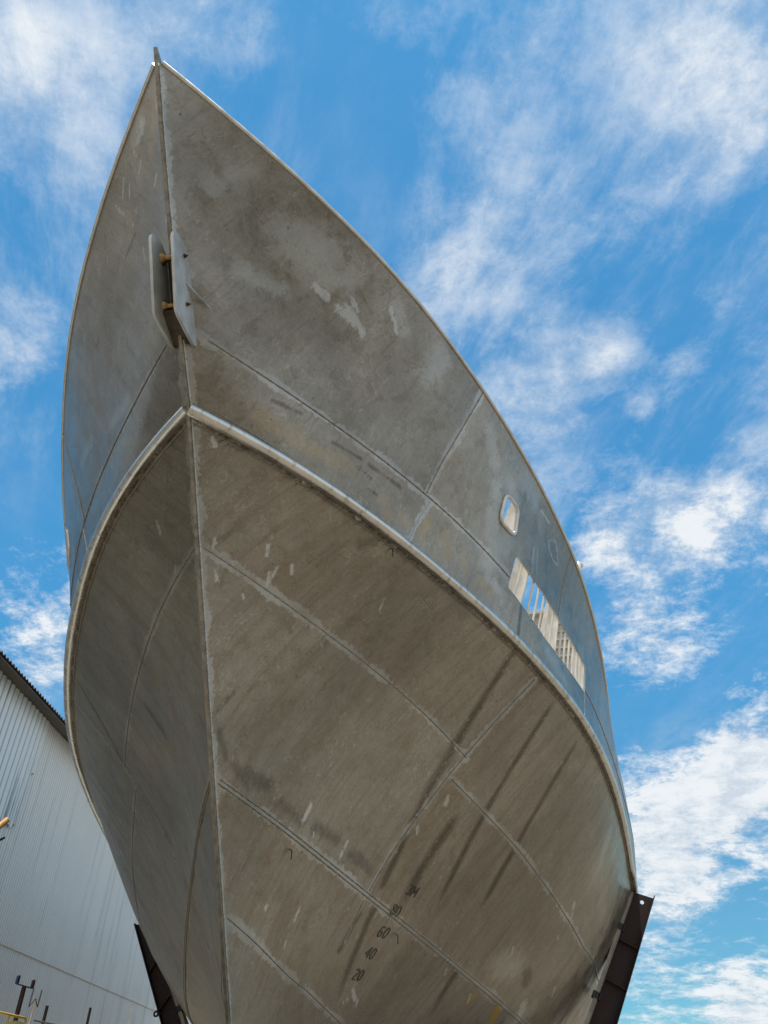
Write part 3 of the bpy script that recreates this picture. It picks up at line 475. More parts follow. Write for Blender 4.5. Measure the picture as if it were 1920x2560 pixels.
for sd in (1, -1):
    for k in ('light', 'dark', 'faint', 'tan', 'yellow', 'brush'):
        f = field(); wd_ = {'faint': 2.6, 'dark': 3.2, 'tan': 2.6}.get(k, 2.2)
        for s in DATA[k]:
            if s[0] != sd: continue
            a, b, hw = np.array(s[1:4]), np.array(s[4:7]), s[7]; a[0] = abs(a[0]); b[0] = abs(b[0])
            near = lambda p: any(o is not s and o[0] == sd and min(np.linalg.norm(np.abs(o[1:4]) - np.abs(p)), np.linalg.norm(np.abs(o[4:7]) - np.abs(p))) < .3 for o in DATA[k])
            ja, jb = near(a), near(b)
            L = np.linalg.norm(b - a); n_ = max(int(L / (hw * .5)), 2)
            for t in np.linspace(0, 1, n_):
                pt = a + (b - a) * t
                if L > .5: pt = np.array(hullp(pt[1], pt[2]))
                for co, n, d in kd3.find_range(pt, wd_ * hw):
                    q = gidx(n); v = (1 - d / (wd_ * hw)) * (min(1, 1 if ja else .25 + t * 6, 1 if jb else .12 + (1 - t) * 2.6) if L > .5 else 1)
                    if v > f[q]: f[q] = v
        MASK[sd, k] = f
# repeated frame stains further aft and on the port side mirror nothing: the port has its own list
# tone of each plate: (lighter / darker, warmer) by where the plate lies between the seams
TONE = {}
RI = np.broadcast_to(np.arange(NR)[:, None], (NR, NCc)); YY = PG[..., 1]; ZZ = PG[..., 2]
s2p, s2q = SEAM['seam2'], SEAM['seam2b']; s4p = SEAM['seam4']
z2 = np.where(YY < 8.487, np.interp(YY, s2p[:, 1], s2p[:, 2]), np.interp(YY, s2q[:, 1], s2q[:, 2])); z4 = np.interp(YY, s4p[:, 1], s4p[:, 2])
for sd in (1, -1):
    tn = np.zeros((NR, NCc)); wm = np.zeros((NR, NCc))
    def setp(m, a, b): tn[m] = a; wm[m] = b
    b_ = RI <= rA; st_ = (RI > rA) & (RI <= rB); fl_ = (RI > rB) & (RI <= rC); bo_ = RI > rC
    setp(b_ & (YY < 6.1), -.24, .25); setp(b_ & (YY >= 6.1) & (YY < 8.5), .12, .55); setp(b_ & (YY >= 8.5), .26, .50)
    setp(st_ & (YY < 6.17), -.05, .30); setp(st_ & (YY >= 6.17) & (YY < 9.59), .14, .5); setp(st_ & (YY >= 9.59), .2, .4)
    setp(fl_ & (ZZ >= z2) & (YY < 8.487), .02, .22); setp(fl_ & (ZZ < z2) & (YY < 8.487), .14, -.05); setp(fl_ & (ZZ >= z2) & (YY >= 8.487), .14, .26); setp(fl_ & (ZZ < z2) & (YY >= 8.487), .0, .42)
    setp(bo_ & (ZZ >= z4), .12, .2); setp(bo_ & (ZZ < z4), -.06, .05)
    if sd < 0:
        setp(b_ & (YY < 6.1), -.18, 1.0); setp(b_ & (YY >= 6.1), -.05, .7); setp(st_, .0, .7); setp(fl_ & (ZZ >= z2), -.04, 1.0); setp(fl_ & (ZZ < z2), .08, 1.0); setp(bo_, .05, 1.2)
    TONE[sd] = (tn.ravel(), wm.ravel())
# ------------------------------------------------------------------ the ship
ship = thing('ship_hull', (0, 9.0, .59), 'unpainted grey aluminium ship hull standing on the slip, bow towards the viewer, with welded seams', 'ship')
SB = Vector(ship.location)
def plate_part(name, r0, r1, low, double=True):
    nr = r1 - r0 + 1; verts = []; faces = []; at = {k: [] for k in ('a_seam', 'a_light', 'a_dark', 'a_faint', 'a_tan', 'a_yel', 'a_low', 'a_brush', 'a_grime_shade', 'a_tone', 'a_warm')}
    idx = np.arange(nr * NCc).reshape(nr, NCc); base = 0
    for sd in (1, -1):
        P = PG[r0:r1 + 1].reshape(-1, 3).copy(); P[:, 0] *= sd; verts.append(P - np.array(SB))
        f = np.stack([idx[:-1, :-1], idx[1:, :-1], idx[1:, 1:], idx[:-1, 1:]], -1)[~HOLE[r0:r1]]
        if sd > 0: f = f[:, ::-1]
        faces.append(f + base); base += nr * NCc; sl = slice(r0 * NCc, (r1 + 1) * NCc)
        for k, a in (('a_seam', seamd), ('a_light', MASK[sd, 'light']), ('a_dark', MASK[sd, 'dark']), ('a_faint', MASK[sd, 'faint']), ('a_tan', MASK[sd, 'tan']), ('a_yel', MASK[sd, 'yellow']), ('a_brush', MASK[sd, 'brush']), ('a_grime_shade', grime_shade), ('a_tone', TONE[sd][0]), ('a_warm', TONE[sd][1])): at[k].append(a[sl])
        at['a_low'].append(np.full(nr * NCc, low if sd > 0 else min(low + .45, 1.1)))
    v = np.concatenate(verts); f = np.concatenate(faces); me = bpy.data.meshes.new(name)
    me.vertices.add(len(v)); me.vertices.foreach_set('co', v.ravel())
    me.loops.add(f.size); me.loops.foreach_set('vertex_index', f.ravel().astype(np.int32))
    me.polygons.add(len(f)); me.polygons.foreach_set('loop_start', np.arange(0, f.size, 4, dtype=np.int32)); me.polygons.foreach_set('loop_total', np.full(len(f), 4, np.int32))
    me.update(calc_edges=True); me.polygons.foreach_set('use_smooth', np.ones(len(f), bool))
    for k, a in at.items():
        A = me.attributes.new(k, 'FLOAT', 'POINT'); A.data.foreach_set('value', np.concatenate(a).astype(np.float32))
    me.update()
    return link(name, me, M_HULL, ship)
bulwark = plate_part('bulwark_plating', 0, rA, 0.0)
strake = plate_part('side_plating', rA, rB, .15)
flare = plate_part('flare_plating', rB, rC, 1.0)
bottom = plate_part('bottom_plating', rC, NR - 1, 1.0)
def mir(pts, sd): return [Vector((p[0] * sd, p[1], p[2])) for p in pts]
def offs(pts, off):
    out = []
    for p in pts: _, n, _ = kd3.find(p); i, j = divmod(n, 575); out.append(Vector(p) + Vector(GN[i, j]) * off)
    return out
def bead(r0): 
    ph = random.random() * 9
    return lambda t: r0 * (1 + .22 * math.sin(t * 900 + ph) + .15 * math.sin(t * 371 + 2 * ph))
def seam_obj(keys, parent, r=.0068, m=M_BEAD, y_min=-1):
    for sd in (1, -1):
        for k in keys:
            mb = MB(); pts = [p for p in curve_pts(SEAM[k], step=.022) if p[1] > y_min and p[0] > .02]
            if len(pts) > 3: mb.tube(mir(offs(pts, r * .35), sd), r, 6, True, bead(r)); mb.build('weld_seam', m, parent)
# seam1 stops at the freeing port
s1 = SEAM['seam1']; SEAM['seam1f'] = s1[(s1[:, 1] < 7.44) & (s1[:, 1] > 4.15)]; SEAM['seam1a'] = s1[s1[:, 1] > 9.62]
seam_obj(['seam1f', 'seam1a', 'V1', 'V3'], bulwark)
seam_obj(['V1b', 'V4'], strake, .006, M_BEADL)
seam_obj(['seam2', 'seam2b', 'V2'], flare)
seam_obj(['seam4', 'V5'], bottom, .005)
# double bead on the chine
CH = SEAM['chine']
for sd in (1, -1):
    mb = MB(); pts = curve_pts(CH, step=.022); n_ = len(pts)
    for dzz, rr in ((.020, .007), (-.012, .007)):
        q = [hullp(p[1], p[2] + dzz, .003) for p in pts if p[0] > .03]
        mb.tube(mir(q, sd), rr, 6, True, bead(rr))
    mb.build('chine_weld', M_BEAD, flare)
# rub rail
for sd in (1, -1):
    uu = np.concatenate([np.linspace(0.0, .46, 260), np.linspace(.46, 1, 50)[1:]]); rp = surf(uu, 1 + 0 * uu)
    q = mir(offs(rp[:260], .012) + [Vector(p) + Vector((.012, 0, 0)) for p in rp[260:]], sd)
    lab = MB().tube(q, .047, 20, True, lambda t: .059 + .0012 * math.sin(t * 61) + .0008 * math.sin(t * 173)).build('rub_rail', M_RAIL, ship)
    for yj in (5.15, 8.52, 10.1, 11.4):
        i = min(range(len(q)), key=lambda k: abs(q[k].y - yj)); a, b = q[i], q[i + 1]; dd = (b - a).normalized()
        MB().tube([a, a + dd * .02], .0608, 18).build('rail_joint', M_RAIL, lab)
    # fillet welds under and over the rail
    mb = MB()
    for dzz, rr in ((-.064, .008), (.059, .006)):
        pts = [hullp(p[1], p[2] + dzz, .002) for p in curve_pts(rp[:250], step=.03) if p[0] > .06]
        mb.tube(mir(pts, sd), rr, 6, True, bead(rr)); mb.build('weld_seam', M_BEAD, lab); mb = MB()
# cap rail on the bulwark top
for sd in (1, -1):
    uu = np.concatenate([np.linspace(0.0012, .46, 220), np.linspace(.46, 1, 50)[1:]]); sp = surf(uu, 0 * uu)
    MB().tube([Vector(((p[0] + .006) * sd, p[1] - .004, p[2] + .016)) for p in sp], .021, 12).build('cap_rail', M_CAP, ship)
# stem bar: flat bar on edge, with its fin above the sheer and fillet welds
zz = np.linspace(0, 3, 160); sp = surf(0 * zz, zz); sp[:, 0] = 0
tt = np.gradient(sp, axis=0); tt /= np.linalg.norm(tt, axis=1, keepdims=True); fw = np.stack([0 * tt[:, 0], -np.abs(tt[:, 2]), -np.abs(tt[:, 1])], 1)
mb = MB(); hw = .0145; L = len(sp); vs = []; fs = []
for i in range(L):
    for a, b in ((-hw, -.03), (-hw, .026), (hw, .026), (hw, -.03)):
        vs.append(Vector((a, 0, 0)) + Vector(sp[i]) + Vector(fw[i]) * b)
for i in range(L - 1):
    for k in range(4): k2 = (k + 1) % 4; fs.append((i * 4 + k, i * 4 + k2, i * 4 + 4 + k2, i * 4 + 4 + k))
fs += [(0, 1, 2, 3), tuple((L - 1) * 4 + k for k in (3, 2, 1, 0))]
mb.add(vs, fs); stem_o = mb.build('stem_bar', M_STEM, ship, bevel=.003)
top = Vector(sp[0]); dn = Vector(tt[0]) * (1 if tt[0][2] > 0 else -1); f0 = Vector(fw[0])
mb = MB().prism([top + f0 * .026 - dn * .0, top + f0 * .026 + dn * .105, top + f0 * .004 + dn * .108, top - f0 * .11 - dn * .01], (.029, 0, 0)); mb.build('stem_head', M_STEM, ship, bevel=.003)
for sd in (1, -1):
    mb = MB(); q = [Vector((sd * (hw + .004), 0, 0)) + Vector(sp[i]) - Vector(fw[i]) * .004 for i in range(1, L)]
    q = [Vector(p) for p in curve_pts([tuple(p) for p in q], step=.012)]
    mb.tube(q, .008, 8, True, lambda t: .0078 * (1 + .16 * math.sin(t * 1900) + .2 * math.sin(t * 333))).build('weld_seam', M_BEADL if sd > 0 else M_BEAD, stem_o)
# roller fairlead on the stem
FA = DATA['fa']; CK = DATA['cheek']
cy = [(p[1], p[2]) for p in CK]
cy = [(3.372, 7.318), (3.362, 7.290), (3.368, 7.247), (3.48, 7.085), (3.605, 6.892), (3.70, 6.752), (3.722, 6.738), (3.77, 6.733), (3.92, 6.743), (4.092, 6.763), (4.198, 6.836), (4.10, 6.96), (4.026, 7.051), (3.93, 7.17), (3.80, 7.28), (3.70, 7.352), (3.60, 7.392), (3.52, 7.394), (3.44, 7.372), (3.395, 7.343)]
hexr = .017
for sd in (1, -1):
    mb = MB().prism([(sd * (FA - .010), a, b) for a, b in cy], (.026, 0, 0)); ck = mb.build('fairlead_cheek', M_CHEEK, ship, bevel=.004)
    tip = hullp(4.03, 7.115, -.01); p1 = Vector((FA, 3.70, 7.113)); p2 = Vector((FA, 3.95, 7.115))
    d1 = Vector((0, .25, 1)).normalized()
    MB().prism([(sd * p.x, p.y, p.z) for p in (p1, p1 + Vector((0, .02, 0)), p2 + Vector((0, .06, 0)), tip + Vector((-.03, .04, 0)), tip, tip + Vector((-.008, -.022, 0)))], d1 * .018).build('gusset', M_GUSS, ck, bevel=.002)
    for ax in DATA['axles']:
        c0 = Vector((sd * FA, ax[1], ax[2])); X = Vector((sd, 0, 0))
        MB().tube([c0, c0 + X * .006], .026, 20).build('washer', M_CHEEK, ck)
        nb = MB().tube([c0 + X * .006, c0 + X * .022], hexr, 6); nb.tube([c0 + X * .02, c0 + X * .034], .009, 10); nb.tube([c0 + X * .033, c0 + X * .045], .004, 8)
        nb.build('nut', M_NUT, ck, smooth=False)
for ax in DATA['axles']:
    prof = [(-.088, .044), (-.082, .047), (-.072, .045), (-.045, .026), (-.036, .021), (.036, .021), (.045, .026), (.072, .045), (.082, .047), (.088, .044)]
    pts = [Vector((a, ax[1], ax[2])) for a, _ in prof]
    MB().tube(pts, [r * 1.22 for _, r in prof], 28).build('fairlead_roller', M_BRONZE, ship)
so1, so2 = DATA['sole']
mb = MB().prism([(0, 3.80, 6.865), (0, 4.10, 6.79), (0, 4.12, 6.806), (0, 3.805, 6.878)], (2 * FA - .032, 0, 0)); mb.build('fairlead_sole', M_SOLE, ship)
mb = MB()
for sd in (1, -1):
    q = [hullp(a, b, .0) for a, b in ((3.80, 7.3), (3.93, 7.17), (4.04, 7.04), (4.12, 6.95), (4.20, 6.84))]
    for p in q: p.x = FA + .004
    mb.tube([Vector((sd * p.x, p.y, p.z)) for p in q], .007, 6)
mb.build('weld_seam', M_BEADL, stem_o)
# window frames and freeing ports, both sides
def ring(poly, off, sd): return [hullp(y, z, off, sd) for y, z in np.vstack([poly, poly[:1]])]
def slot_z(y):
    p = np.vstack([SLOT, SLOT[:1]]); zs = []
    for a, b in zip(p[:-1], p[1:]):
        if (a[0] - y) * (b[0] - y) <= 0 and a[0] != b[0]: zs.append(a[1] + (b[1] - a[1]) * (y - a[0]) / (b[0] - a[0]))
    return min(zs), max(zs)
for sd in (1, -1):
    MB().tube(ring(WIN, .004, sd), .0235, 12, False).build('window_frame', M_CAP, ship)
    MB().tube(ring(SLOT, -.006, sd), .0075, 6, False).build('freeing_port_edge', M_RAIL, ship)
    for k, yb in enumerate(np.arange(7.61, 9.56, .1445)):
        z0, z1 = slot_z(yb); pts = [hullp(yb, z, -.035, sd) for z in np.linspace(z0 - .03, z1 + .03, 6)]
        MB().tube(pts, .0135, 10).build('port_bar', M_INNER, ship)
    # bulwark stays: plate with a flange along the inboard edge
    for yb, dt, db in ((5.0, .14, .2), (5.9, .15, .2), (6.82, .15, .2), (7.30, .15, .2), (7.72, .14, .20), (8.60, .16, .22), (9.60, .16, .22), (10.4, .16, .22), (11.3, .16, .22)):
        zt = float(CV['sheer'].at(yb / S_)[1]) * S_ + 1.54; zb = float(CV['seam1'].at(yb / S_)[1]) * S_ + 1.45
        zs = np.linspace(zt, zb, 8); o = [hullp(yb, z, -.008, sd) for z in zs]
        i_ = [p + Vector((-sd * (dt + (db - dt) * k / 7), 0, 0)) for k, p in enumerate(o)]
        stay = MB().prism(o + i_[::-1], (0, .008, 0)).build('bulwark_stay', M_INNER, ship, smooth=False)
        MB().prism([p + Vector((-sd * .004, -.004, 0)) for p in (i_[0], i_[-1])] + [p + Vector((-sd * .004, .055, 0)) for p in (i_[-1], i_[0])], (.008, 0, 0)).build('flange', M_INNER, stay, smooth=False)
# deck inside the bulwark, transom, house front with ribs, vent
mb = MB(); vs = []; fs = []
ys = np.linspace(4.4, 27.3, 80)
for yy in ys:
    b, z = CV['seam1'].at(yy / S_); b = max(float(b) * S_ - .012, .01); z = float(z) * S_ + 1.6 - .16
    b = max(min(b, hullp(yy, z).x - .03), .004) if yy < 11.5 else b - .06
    vs += [(-b, yy, z), (0, yy, z + .03), (b, yy, z)]
for i in range(len(ys) - 1): fs += [(i * 3, i * 3 + 1, i * 3 + 4, i * 3 + 3), (i * 3 + 1, i * 3 + 2, i * 3 + 5, i * 3 + 4)]
mb.add(vs, fs).build('deck', M_DECK, ship)
e = PG[::6, -1]; MB().add([(-p[0], p[1], p[2]) for p in e] + [(p[0], p[1], p[2]) for p in e], [(i, i + 1, len(e) + i + 1, len(e) + i) for i in range(len(e) - 1)]).build('transom', M_DECK, ship)
house = MB().box((0, 12.0, 6.62), (3.36, 2.0, .80)).build('deckhouse', M_HOUSE, ship, smooth=False)
for k in range(11):
    MB().box((0, 9.985, 6.02 + .125 * k), (3.34, .012, .014)).build('rib', M_HOUSE, house, smooth=False)
MB().box((0, 9.98, 7.43), (3.38, .06, .018)).build('coaming', M_HOUSE, house, smooth=False)
vp = [(3.66, 11.0, 5.7), (3.66, 11.0, 8.72), (3.668, 11.01, 8.84), (3.69, 11.04, 8.92), (3.72, 11.09, 8.94)]
MB().tube(vp, .060, 14).build('vent_pipe', M_INNER, ship)
# draft marks: raised weld-bead figures, starboard bow
GL = {'3': [[(.05, .95), (.55, .98), (.62, .78), (.45, .56), (.25, .54)], [(.45, .56), (.64, .34), (.55, .08), (.25, 0), (.02, .12)]],
      'M': [[(.0, 0), (.05, 1), (.35, .3), (.68, 1), (.72, 0)]], '8': [[(.33, .55), (.1, .72), (.15, .95), (.35, 1), (.55, .93), (.58, .72), (.33, .55), (.05, .35), (.08, .06), (.33, 0), (.6, .08), (.62, .35), (.33, .55)]],
      '0': [[(.3, 1), (.1, .9), (.02, .5), (.1, .1), (.3, 0), (.5, .1), (.58, .5), (.5, .9), (.3, 1)]], '6': [[(.52, .9), (.33, 1), (.12, .88), (.02, .45), (.1, .1), (.3, 0), (.52, .1), (.56, .35), (.42, .54), (.2, .5), (.05, .33)]],
      '4': [[(.46, 0), (.46, 1), (.0, .33), (.62, .33)]], '2': [[(.05, .8), (.15, .97), (.35, 1), (.54, .88), (.52, .65), (.03, 0), (.6, 0)]],
      'W': [[(0, 1), (.18, 0), (.36, .7), (.54, 0), (.72, 1)]], 'H': [[(0, 0), (0, 1)], [(0, .5), (.5, .5)], [(.5, 0), (.5, 1)]], 'I': [[(.1, 0), (.1, 1)]], 'T': [[(0, 1), (.6, 1)], [(.3, 1), (.3, 0)]],
      'E': [[(.5, 1), (0, 1), (0, 0), (.5, 0)], [(0, .5), (.4, .5)]], 'C': [[(.55, .85), (.3, 1), (.05, .75), (.03, .3), (.25, 0), (.55, .12)]], 'O': [[(.3, 1), (.02, .5), (.3, 0), (.58, .5), (.3, 1)]],
      'R': [[(0, 0), (0, 1), (.45, .9), (.45, .58), (0, .48), (.55, 0)]], 'P': [[(0, 0), (0, 1), (.45, .92), (.45, .6), (0, .48)]], 'U': [[(0, 1), (.03, .15), (.28, 0), (.5, .15), (.53, 1)]],
      'S': [[(.5, .9), (.2, 1), (.03, .78), (.45, .4), (.42, .08), (0, .05)]], '5': [[(.5, 1), (.1, 1), (.05, .58), (.4, .58), (.5, .25), (.3, 0), (0, .08)]], '-': [[(.05, .45), (.5, .45)]]}
def glyphs(txt, y0, z0, h, r, off, adv=.86, slope=0.0):
    mb = MB(); cx = 0
    for ch in txt:
        for st in GL[ch]:
            p = curve_pts(st, step=.08 if len(st) > 2 else .2); q = []
            for a, b in p:
                yy = y0 + (cx + a) * h * 1.0; zz_ = z0 + b * h + slope * (yy - y0); q.append(hullp(yy, zz_, off))
            mb.tube(q, r, 6)
        cx += adv if ch != 'I' else .4
    return mb
for txt, X, Y, Z in DATA['marks']:
    glyphs(txt, Y - .03, Z - .005, .092, .0068, .002, .84).build('draft_mark', M_MARK, flare if Z > 3.38 else bottom)
for txt, X, Y, Z, h in DATA['chalk']:
    dark_ = txt.startswith('2')
    glyphs(txt, Y, Z, .045 if not dark_ else .032, .0016, .001, .95, -.12 if not dark_ else -.25).build('chalk_writing' if not dark_ else 'marker_writing', M_PENCIL if dark_ else M_CHALK, strake if dark_ else flare)
mb = MB()
for k in ('arrow', 'arrowh'): mb.tube([hullp(p[1], p[2], .001) for p in DATA[k]], .0018, 6)
mb.build('chalk_arrow', M_CHALK, flare)
# small lugs left on the plating
for (y_, z_) in DATA['stubs']:
    a = hullp(y_, z_, .0); n_ = hullp(y_, z_, .05) - a
    MB().tube([a + n_ * .1, a + n_ * .5 + Vector((0, 0, -.015)), a + n_ * .5 + Vector((0, 0, -.07)), a + n_ * .4 + Vector((0, 0, -.085))], .006, 6).build('cut_stub', M_NUT, flare if z_ > 3.4 else bottom)
# ------------------------------------------------------------------ side supports
def support(sd, inn, out, tophole, label, wob):
    root = thing('hull_support', (inn[1][0], 14.2, 0), label, 'support', 'steel supports propping the hull')
    it, ib = Vector(inn[0]), Vector(inn[1]); ot, ob = Vector(out[0]), Vector(out[1])
    di = (it - ib); di *= (ib.z - .0) / di.z; do = (ot - ob); do *= (ob.z - .0) / do.z
    ig, og = ib - di, ob - do
    O = Vector((0, 14.2, 0)); X, Z = Vector((1, 0, 0)), Vector((0, 0, 1))
    loc = lambda p: (p.x, p.z)
    holes = [circ(loc(Vector(tophole)), .030)] if tophole else []
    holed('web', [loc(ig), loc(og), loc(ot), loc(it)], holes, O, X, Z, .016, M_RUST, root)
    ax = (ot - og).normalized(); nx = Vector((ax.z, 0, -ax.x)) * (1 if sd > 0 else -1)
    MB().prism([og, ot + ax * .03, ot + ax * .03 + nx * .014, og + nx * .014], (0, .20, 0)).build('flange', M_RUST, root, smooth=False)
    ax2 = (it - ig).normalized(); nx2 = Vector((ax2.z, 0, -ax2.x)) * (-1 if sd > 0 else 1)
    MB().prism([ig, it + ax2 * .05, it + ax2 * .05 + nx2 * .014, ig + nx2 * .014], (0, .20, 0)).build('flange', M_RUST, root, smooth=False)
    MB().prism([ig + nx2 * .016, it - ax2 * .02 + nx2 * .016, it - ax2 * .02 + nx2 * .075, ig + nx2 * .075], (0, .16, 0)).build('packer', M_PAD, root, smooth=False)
    L = (it - ig).length
    for d in (.58, 1.62, 2.6): 
        c = it - ax2 * d + nx2 * .045; MB().box(c, (.062, .10, .045), (nx2, Vector((0, 1, 0)), ax2)).build('clamp', M_BLACK, root, smooth=False)
    for d in (.75, 1.35, 2.1, 3.0):
        a = it - ax2 * d; b = ot - ax * (d + .05); MB().prism([a, b, b - ax * .014, a - ax2 * .014], (0, .17, 0)).build('stiffener', M_RUST, root, smooth=False)
    return root, ax, nx, ot, og
sr = DATA['sup_r']; r_, *_ = support(1, (sr[0], sr[3]), (sr[1], sr[2]), sr[6], 'brown steel support below the hull at right with a bolt hole near its top', 0)
sl = DATA['sup_l']; l_, axl, nxl, otl, ogl = support(-1, (sl[0], sl[3]), (sl[1], sl[2]), None, 'dark steel support beneath the left side of the hull with eye lugs on its edge', 0)
for p in (sl[4], sl[5]):
    c = Vector(p); X = -nxl if nxl.x > 0 else nxl
    holed('eye_lug', [(-.10, -.045), (.0, -.045)] + [(.045 * math.sin(a), -.045 * math.cos(a)) for a in np.linspace(.3, math.pi - .3, 8)] + [(.0, .045), (-.10, .045)], [circ((0, 0), .019, 14)], c, X, axl, .02, M_BLACK, l_)
# ------------------------------------------------------------------ shed
TANW = .105; wd = Vector((-TANW, 1, 0)).normalized(); wn = Vector((wd.y, -wd.x, 0)); W0 = Vector((-7.46, 13.0, 0))
def wp(s, n, z): return W0 + wd * s + wn * n + Vector((0, 0, z))
shed = thing('corrugated_shed', W0 + wd * 8, 'tall pale corrugated shed with a dark overhanging roof, left of the hull', 'shed')
PIT = .10
def sheet(name, s0, s1, z0, z1, n0, new, amp=.015, zfun=None, PIT=PIT):
    ncol = int((s1 - s0) / PIT * 8); vs = []; fs = []
    zs = [z0, z1]
    for i in range(ncol + 1):
        s = s0 + (s1 - s0) * i / ncol; n = n0 + amp * math.sin(2 * math.pi * s / PIT)
        for k, z in enumerate(zs):
            zz_ = z + (zfun(s) if (zfun and k == 0) else 0); vs.append(wp(s, n, zz_))
    for i in range(ncol): fs.append((i * 2, i * 2 + 2, i * 2 + 3, i * 2 + 1))
    o = MB().add(vs, fs).build(name, M_WALL, shed)
    o.data.set_sharp_from_angle(angle=R_(80))
    A = o.data.attributes.new('a_new', 'FLOAT', 'POINT'); A.data.foreach_set('value', np.full(len(o.data.vertices), new, np.float32)); return o
sheet('wall_cladding', -16, 34, 0, 4.36, 0, 0.0)
sheet('wall_cladding', -16, 34, 4.30, 8.62, .026, .08)
for s0, s1, z0, nw, n0 in ((-8, 2.02, 6.20, .85, .050), (2.02, 2.2, 6.27, .5, .046), (1.9, 2.32, 7.36, .35, .044)):
    sheet('replacement_sheet', s0, s1, z0, 8.6, n0 + .03, nw, .034, None, .20)
# roof: corrugated sheet falling to the eave, overhanging the wall
vs = []; fs = []; nc = int(50 / .13 * 6)
for i in range(nc + 1):
    s = -16 + 50 * i / nc; h = .028 * math.sin(2 * math.pi * s / .13)
    for n, z in ((.50, 8.42), (-.2, 8.62), (-9, 11.1)): vs.append(wp(s, n, z + .06 + h))
for i in range(nc): fs += [(i * 3, i * 3 + 3, i * 3 + 4, i * 3 + 1), (i * 3 + 1, i * 3 + 4, i * 3 + 5, i * 3 + 2)]
MB().add(vs, fs).build('roof', M_ROOF, shed)
MB().prism([wp(-16, .0, 8.50), wp(-16, .44, 8.40), wp(-16, .44, 8.37), wp(-16, .0, 8.47)], (0, 0, 0)).v
mb = MB(); a = [wp(-16, .07, 8.56), wp(-16, .47, 8.44), wp(-16, .47, 8.41), wp(-16, .07, 8.52)]; b = [p + wd * 50 for p in a]
mb.add(a + b, [(0, 1, 2, 3), (7, 6, 5, 4)] + [(i, (i + 1) % 4, 4 + (i + 1) % 4, 4 + i) for i in range(4)]).build('eave_soffit', M_ROOF, shed, smooth=False)
# ------------------------------------------------------------------ yard things in front of the shed
def post(name, base, top, r, m, label, cat, group=None):
    t = thing(name, base, label, cat, group); return t
def lean(top, slope=(0, 0)): return Vector((top[0] + slope[0] * top[2], top[1] + slope[1] * top[2], 0))
# T-headed post with two eye lugs
tp = Vector((-4.36, 11.599, 3.03)); t = thing('staging_post', (tp.x, tp.y, 0), 'dark brown steel post with a T head carrying two eye lugs', 'post')
MB().box((tp.x, tp.y, 1.22), (.031, .031, 1.22)).build('shaft', M_RUST, t, smooth=False, bevel=.006)
MB().box((tp.x, tp.y, 2.73), (.023, .023, .30)).build('upper_shaft', M_RUST, t, smooth=False, bevel=.005)
MB().box((tp.x, tp.y + .0, 3.036), (.012, .21, .006)).build('cross_bar', M_BLACK, t, smooth=False)
for yy, mm in ((11.40, M_BLUE), (11.80, M_RUST)):
    holed('eye_lug', [(-.024, -.01), (.024, -.01), (.024, .07)] + [(.024 * math.cos(a), .07 + .024 * math.sin(a)) for a in np.linspace(.4, math.pi - .4, 6)] + [(-.024, .07)], [circ((0, .062), .011, 12)], (tp.x, yy, 3.046), (0, 1, 0), (0, 0, 1), .03, mm, t)
# forked stand
fp = Vector((-4.46, 12.141, 2.90)); t = thing('forked_stand', (fp.x, fp.y, 0), 'slim cream pole with a dark W-shaped fork on top', 'stand')
MB().tube([(fp.x, fp.y, 0), (fp.x, fp.y, 2.92)], .014, 12).build('pole', M_CREAM, t)
MB().tube([(fp.x, fp.y - .115, 3.06), (fp.x, fp.y - .125, 2.84), (fp.x, fp.y, 2.95), (fp.x, fp.y + .10, 2.86), (fp.x, fp.y + .11, 3.07)], .007, 8).build('fork', M_RUST, t)
# plain posts
for (p, hw_, mm, lab) in (((-4.86, 13.22, 2.984), .019, M_RUST, 'thick plain brown post standing behind a grey scaffold tube'), ((-5.06, 15.019, 3.152), .017, M_RUST, 'thinner plain brown post standing alone, between the scaffold tube and the thin cream pole'), ):
    t = thing('steel_post', (p[0], p[1], 0), lab, 'post', 'plain posts in front of the shed')
    MB().box((p[0], p[1], p[2] / 2), (hw_, hw_, p[2] / 2)).build('shaft', mm, t, smooth=False, bevel=.005)
    MB().box((p[0], p[1], .01), (.12, .12, .01)).build('base_plate', mm, t, smooth=False)
p = Vector((-5.26, 17.106, 3.417)); t = thing('thin_pole', (p.x + .1, p.y - .2, 0), 'thin cream pole leaning by the dark support at the left of the hull', 'pole')
MB().tube([(p.x + .1, p.y - .2, 0), p], .012, 10).build('shaft', M_CREAM, t)
MB().tube([p, p + Vector((0, 0, .03))], .016, 10).build('end_cap', M_CREAM, t)
# grey scaffold tube
t = thing('scaffold_rail', (-4.66, 13.0, 0), 'short grey scaffold tube lying level across a brown post', 'scaffold')
MB().tube([(-4.66, 12.59, 2.734), (-4.66, 14.4, 2.76)], .012, 10).build('rail', M_GREYT, t)
for yy in (13.0, 14.2): MB().tube([(-4.66, yy, 0), (-4.66, yy, 2.725)], .012, 10).build('leg', M_GREYT, t)
# yellow guard rail
t = thing('guard_rail', (-4.06, 10.7, 0), 'yellow tubular guard rail in the bottom left corner', 'railing')
MB().tube([(-4.06, 9.2, 2.641), (-4.06, 11.31, 2.641), (-4.06, 11.335, 2.62), (-4.06, 11.335, 2.3)], .015, 10).build('top_rail', M_YEL, t)
for yy in (11.335, 10.93, 9.3): MB().tube([(-4.06, yy, 0), (-4.06, yy, 2.63)], .014, 10).build('stanchion', M_YEL, t)
MB().tube([(-4.06, 9.2, 2.2), (-4.06, 11.33, 2.2)], .012, 10).build('mid_rail', M_YEL, t)
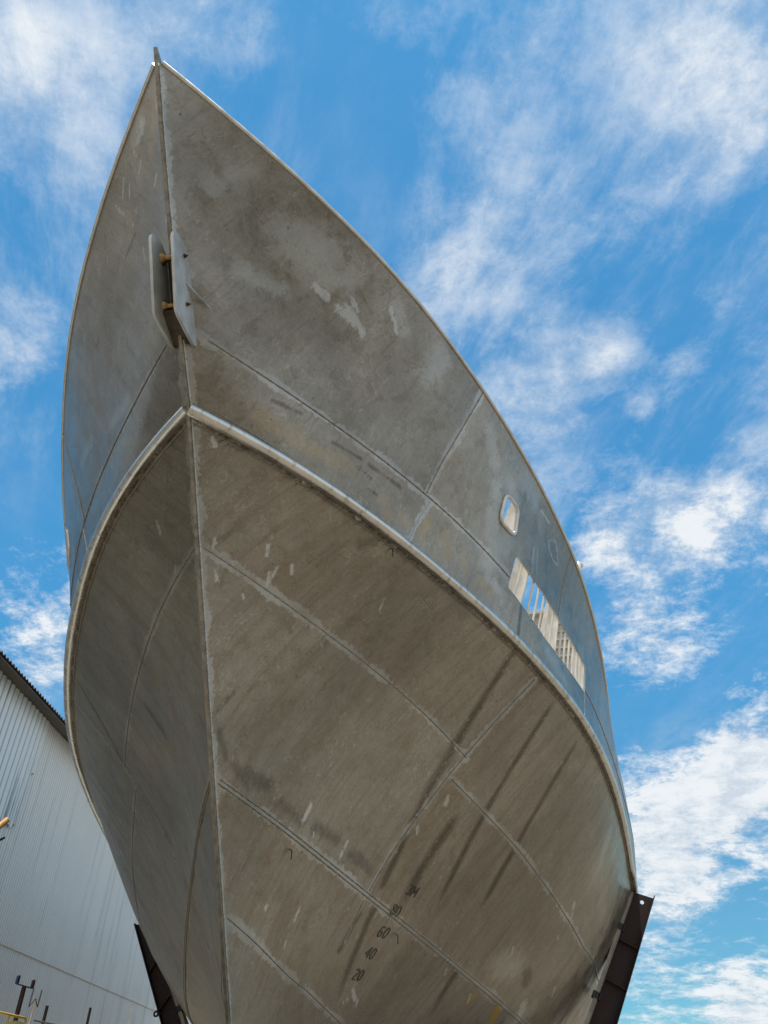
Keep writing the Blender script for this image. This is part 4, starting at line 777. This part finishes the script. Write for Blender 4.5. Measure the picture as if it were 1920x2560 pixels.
# yellow tank with a lobed dome
t = thing('yellow_tank', (-3.86, 10.80, 0), 'rounded yellow tank top rising behind the guard rail', 'tank')
mb = MB(); nn_, mm_ = 32, 12; vs = []; fs = []
for i in range(mm_ + 1):
    a = i / mm_ * math.pi / 2
    for k in range(nn_):
        th = 2 * math.pi * k / nn_; r = .19 * math.cos(a) * (1 + .05 * math.cos(6 * th)); vs.append((-3.86 + r * math.cos(th), 10.80 + r * math.sin(th), 2.40 + .165 * math.sin(a)))
for i in range(mm_):
    for k in range(nn_): k2 = (k + 1) % nn_; fs.append((i * nn_ + k, i * nn_ + k2, (i + 1) * nn_ + k2, (i + 1) * nn_ + k))
mb.add(vs, fs).build('dome', M_YEL, t)
MB().tube([(-3.86, 10.80, 0), (-3.86, 10.80, 2.40)], .185, 28).build('shell', M_YEL, t)
# davit whose pipe ends poke in at the left edge
t = thing('pipe_davit', (-4.0, 8.9, 0), 'tan pipe boom with a black rod below it, poking in at the left edge', 'davit')
MB().tube([(-3.96, 8.9, 0), (-3.96, 8.9, 4.3)], .06, 14).build('mast', M_TAN, t)
MB().tube([(-3.96, 8.9, 4.0), (-3.96, 9.15, 4.25), (-3.96, 9.40, 4.50), (-3.96, 9.505, 4.60)], .040, 14).build('boom', M_TAN, t)
MB().tube([(-3.96, 8.95, 4.05), (-3.96, 9.48, 4.345), (-3.96, 9.565, 4.40)], .015, 8).build('rod', M_BLACK, t)
# ------------------------------------------------------------------ ground
sl_ = bpy.data.meshes.new('dimming_slip'); sl_.from_pydata([(-3.6, 3.5, .004), (3.4, 5.5, .004), (5.2, 12, .004), (5.2, 45, .004), (-4.6, 45, .004)], [], [(0, 1, 2, 3, 4)])  # unseen dark surface added to darken reflections in the port hull
ap_ = bpy.data.meshes.new('bounce_apron'); ap_.from_pydata([(-6.0, -3.0, .004), (-4.0, -3.0, .004), (-3.65, 3.5, .004), (-4.65, 45, .004), (-10.8, 45, .004)], [], [(0, 1, 2, 3, 4)])  # unseen pale surface added to bounce light onto shed wall and port hull
tag(link('bounce_apron', ap_, simple('pale_bounce_surface', (.50, .465, .40), 0, .85, .14, .9, .2)), kind='structure')
tag(link('dimming_slip', sl_, simple('dark_added_slip', (.165, .135, .10), 0, .85, .3, .8, .3)), kind='structure')
gm = bpy.data.meshes.new('ground'); gm.from_pydata([(-600, -600, 0), (600, -600, 0), (600, 600, 0), (-600, 600, 0)], [], [(0, 1, 2, 3)])
tag(link('ground', gm, M_GROUND), kind='structure')
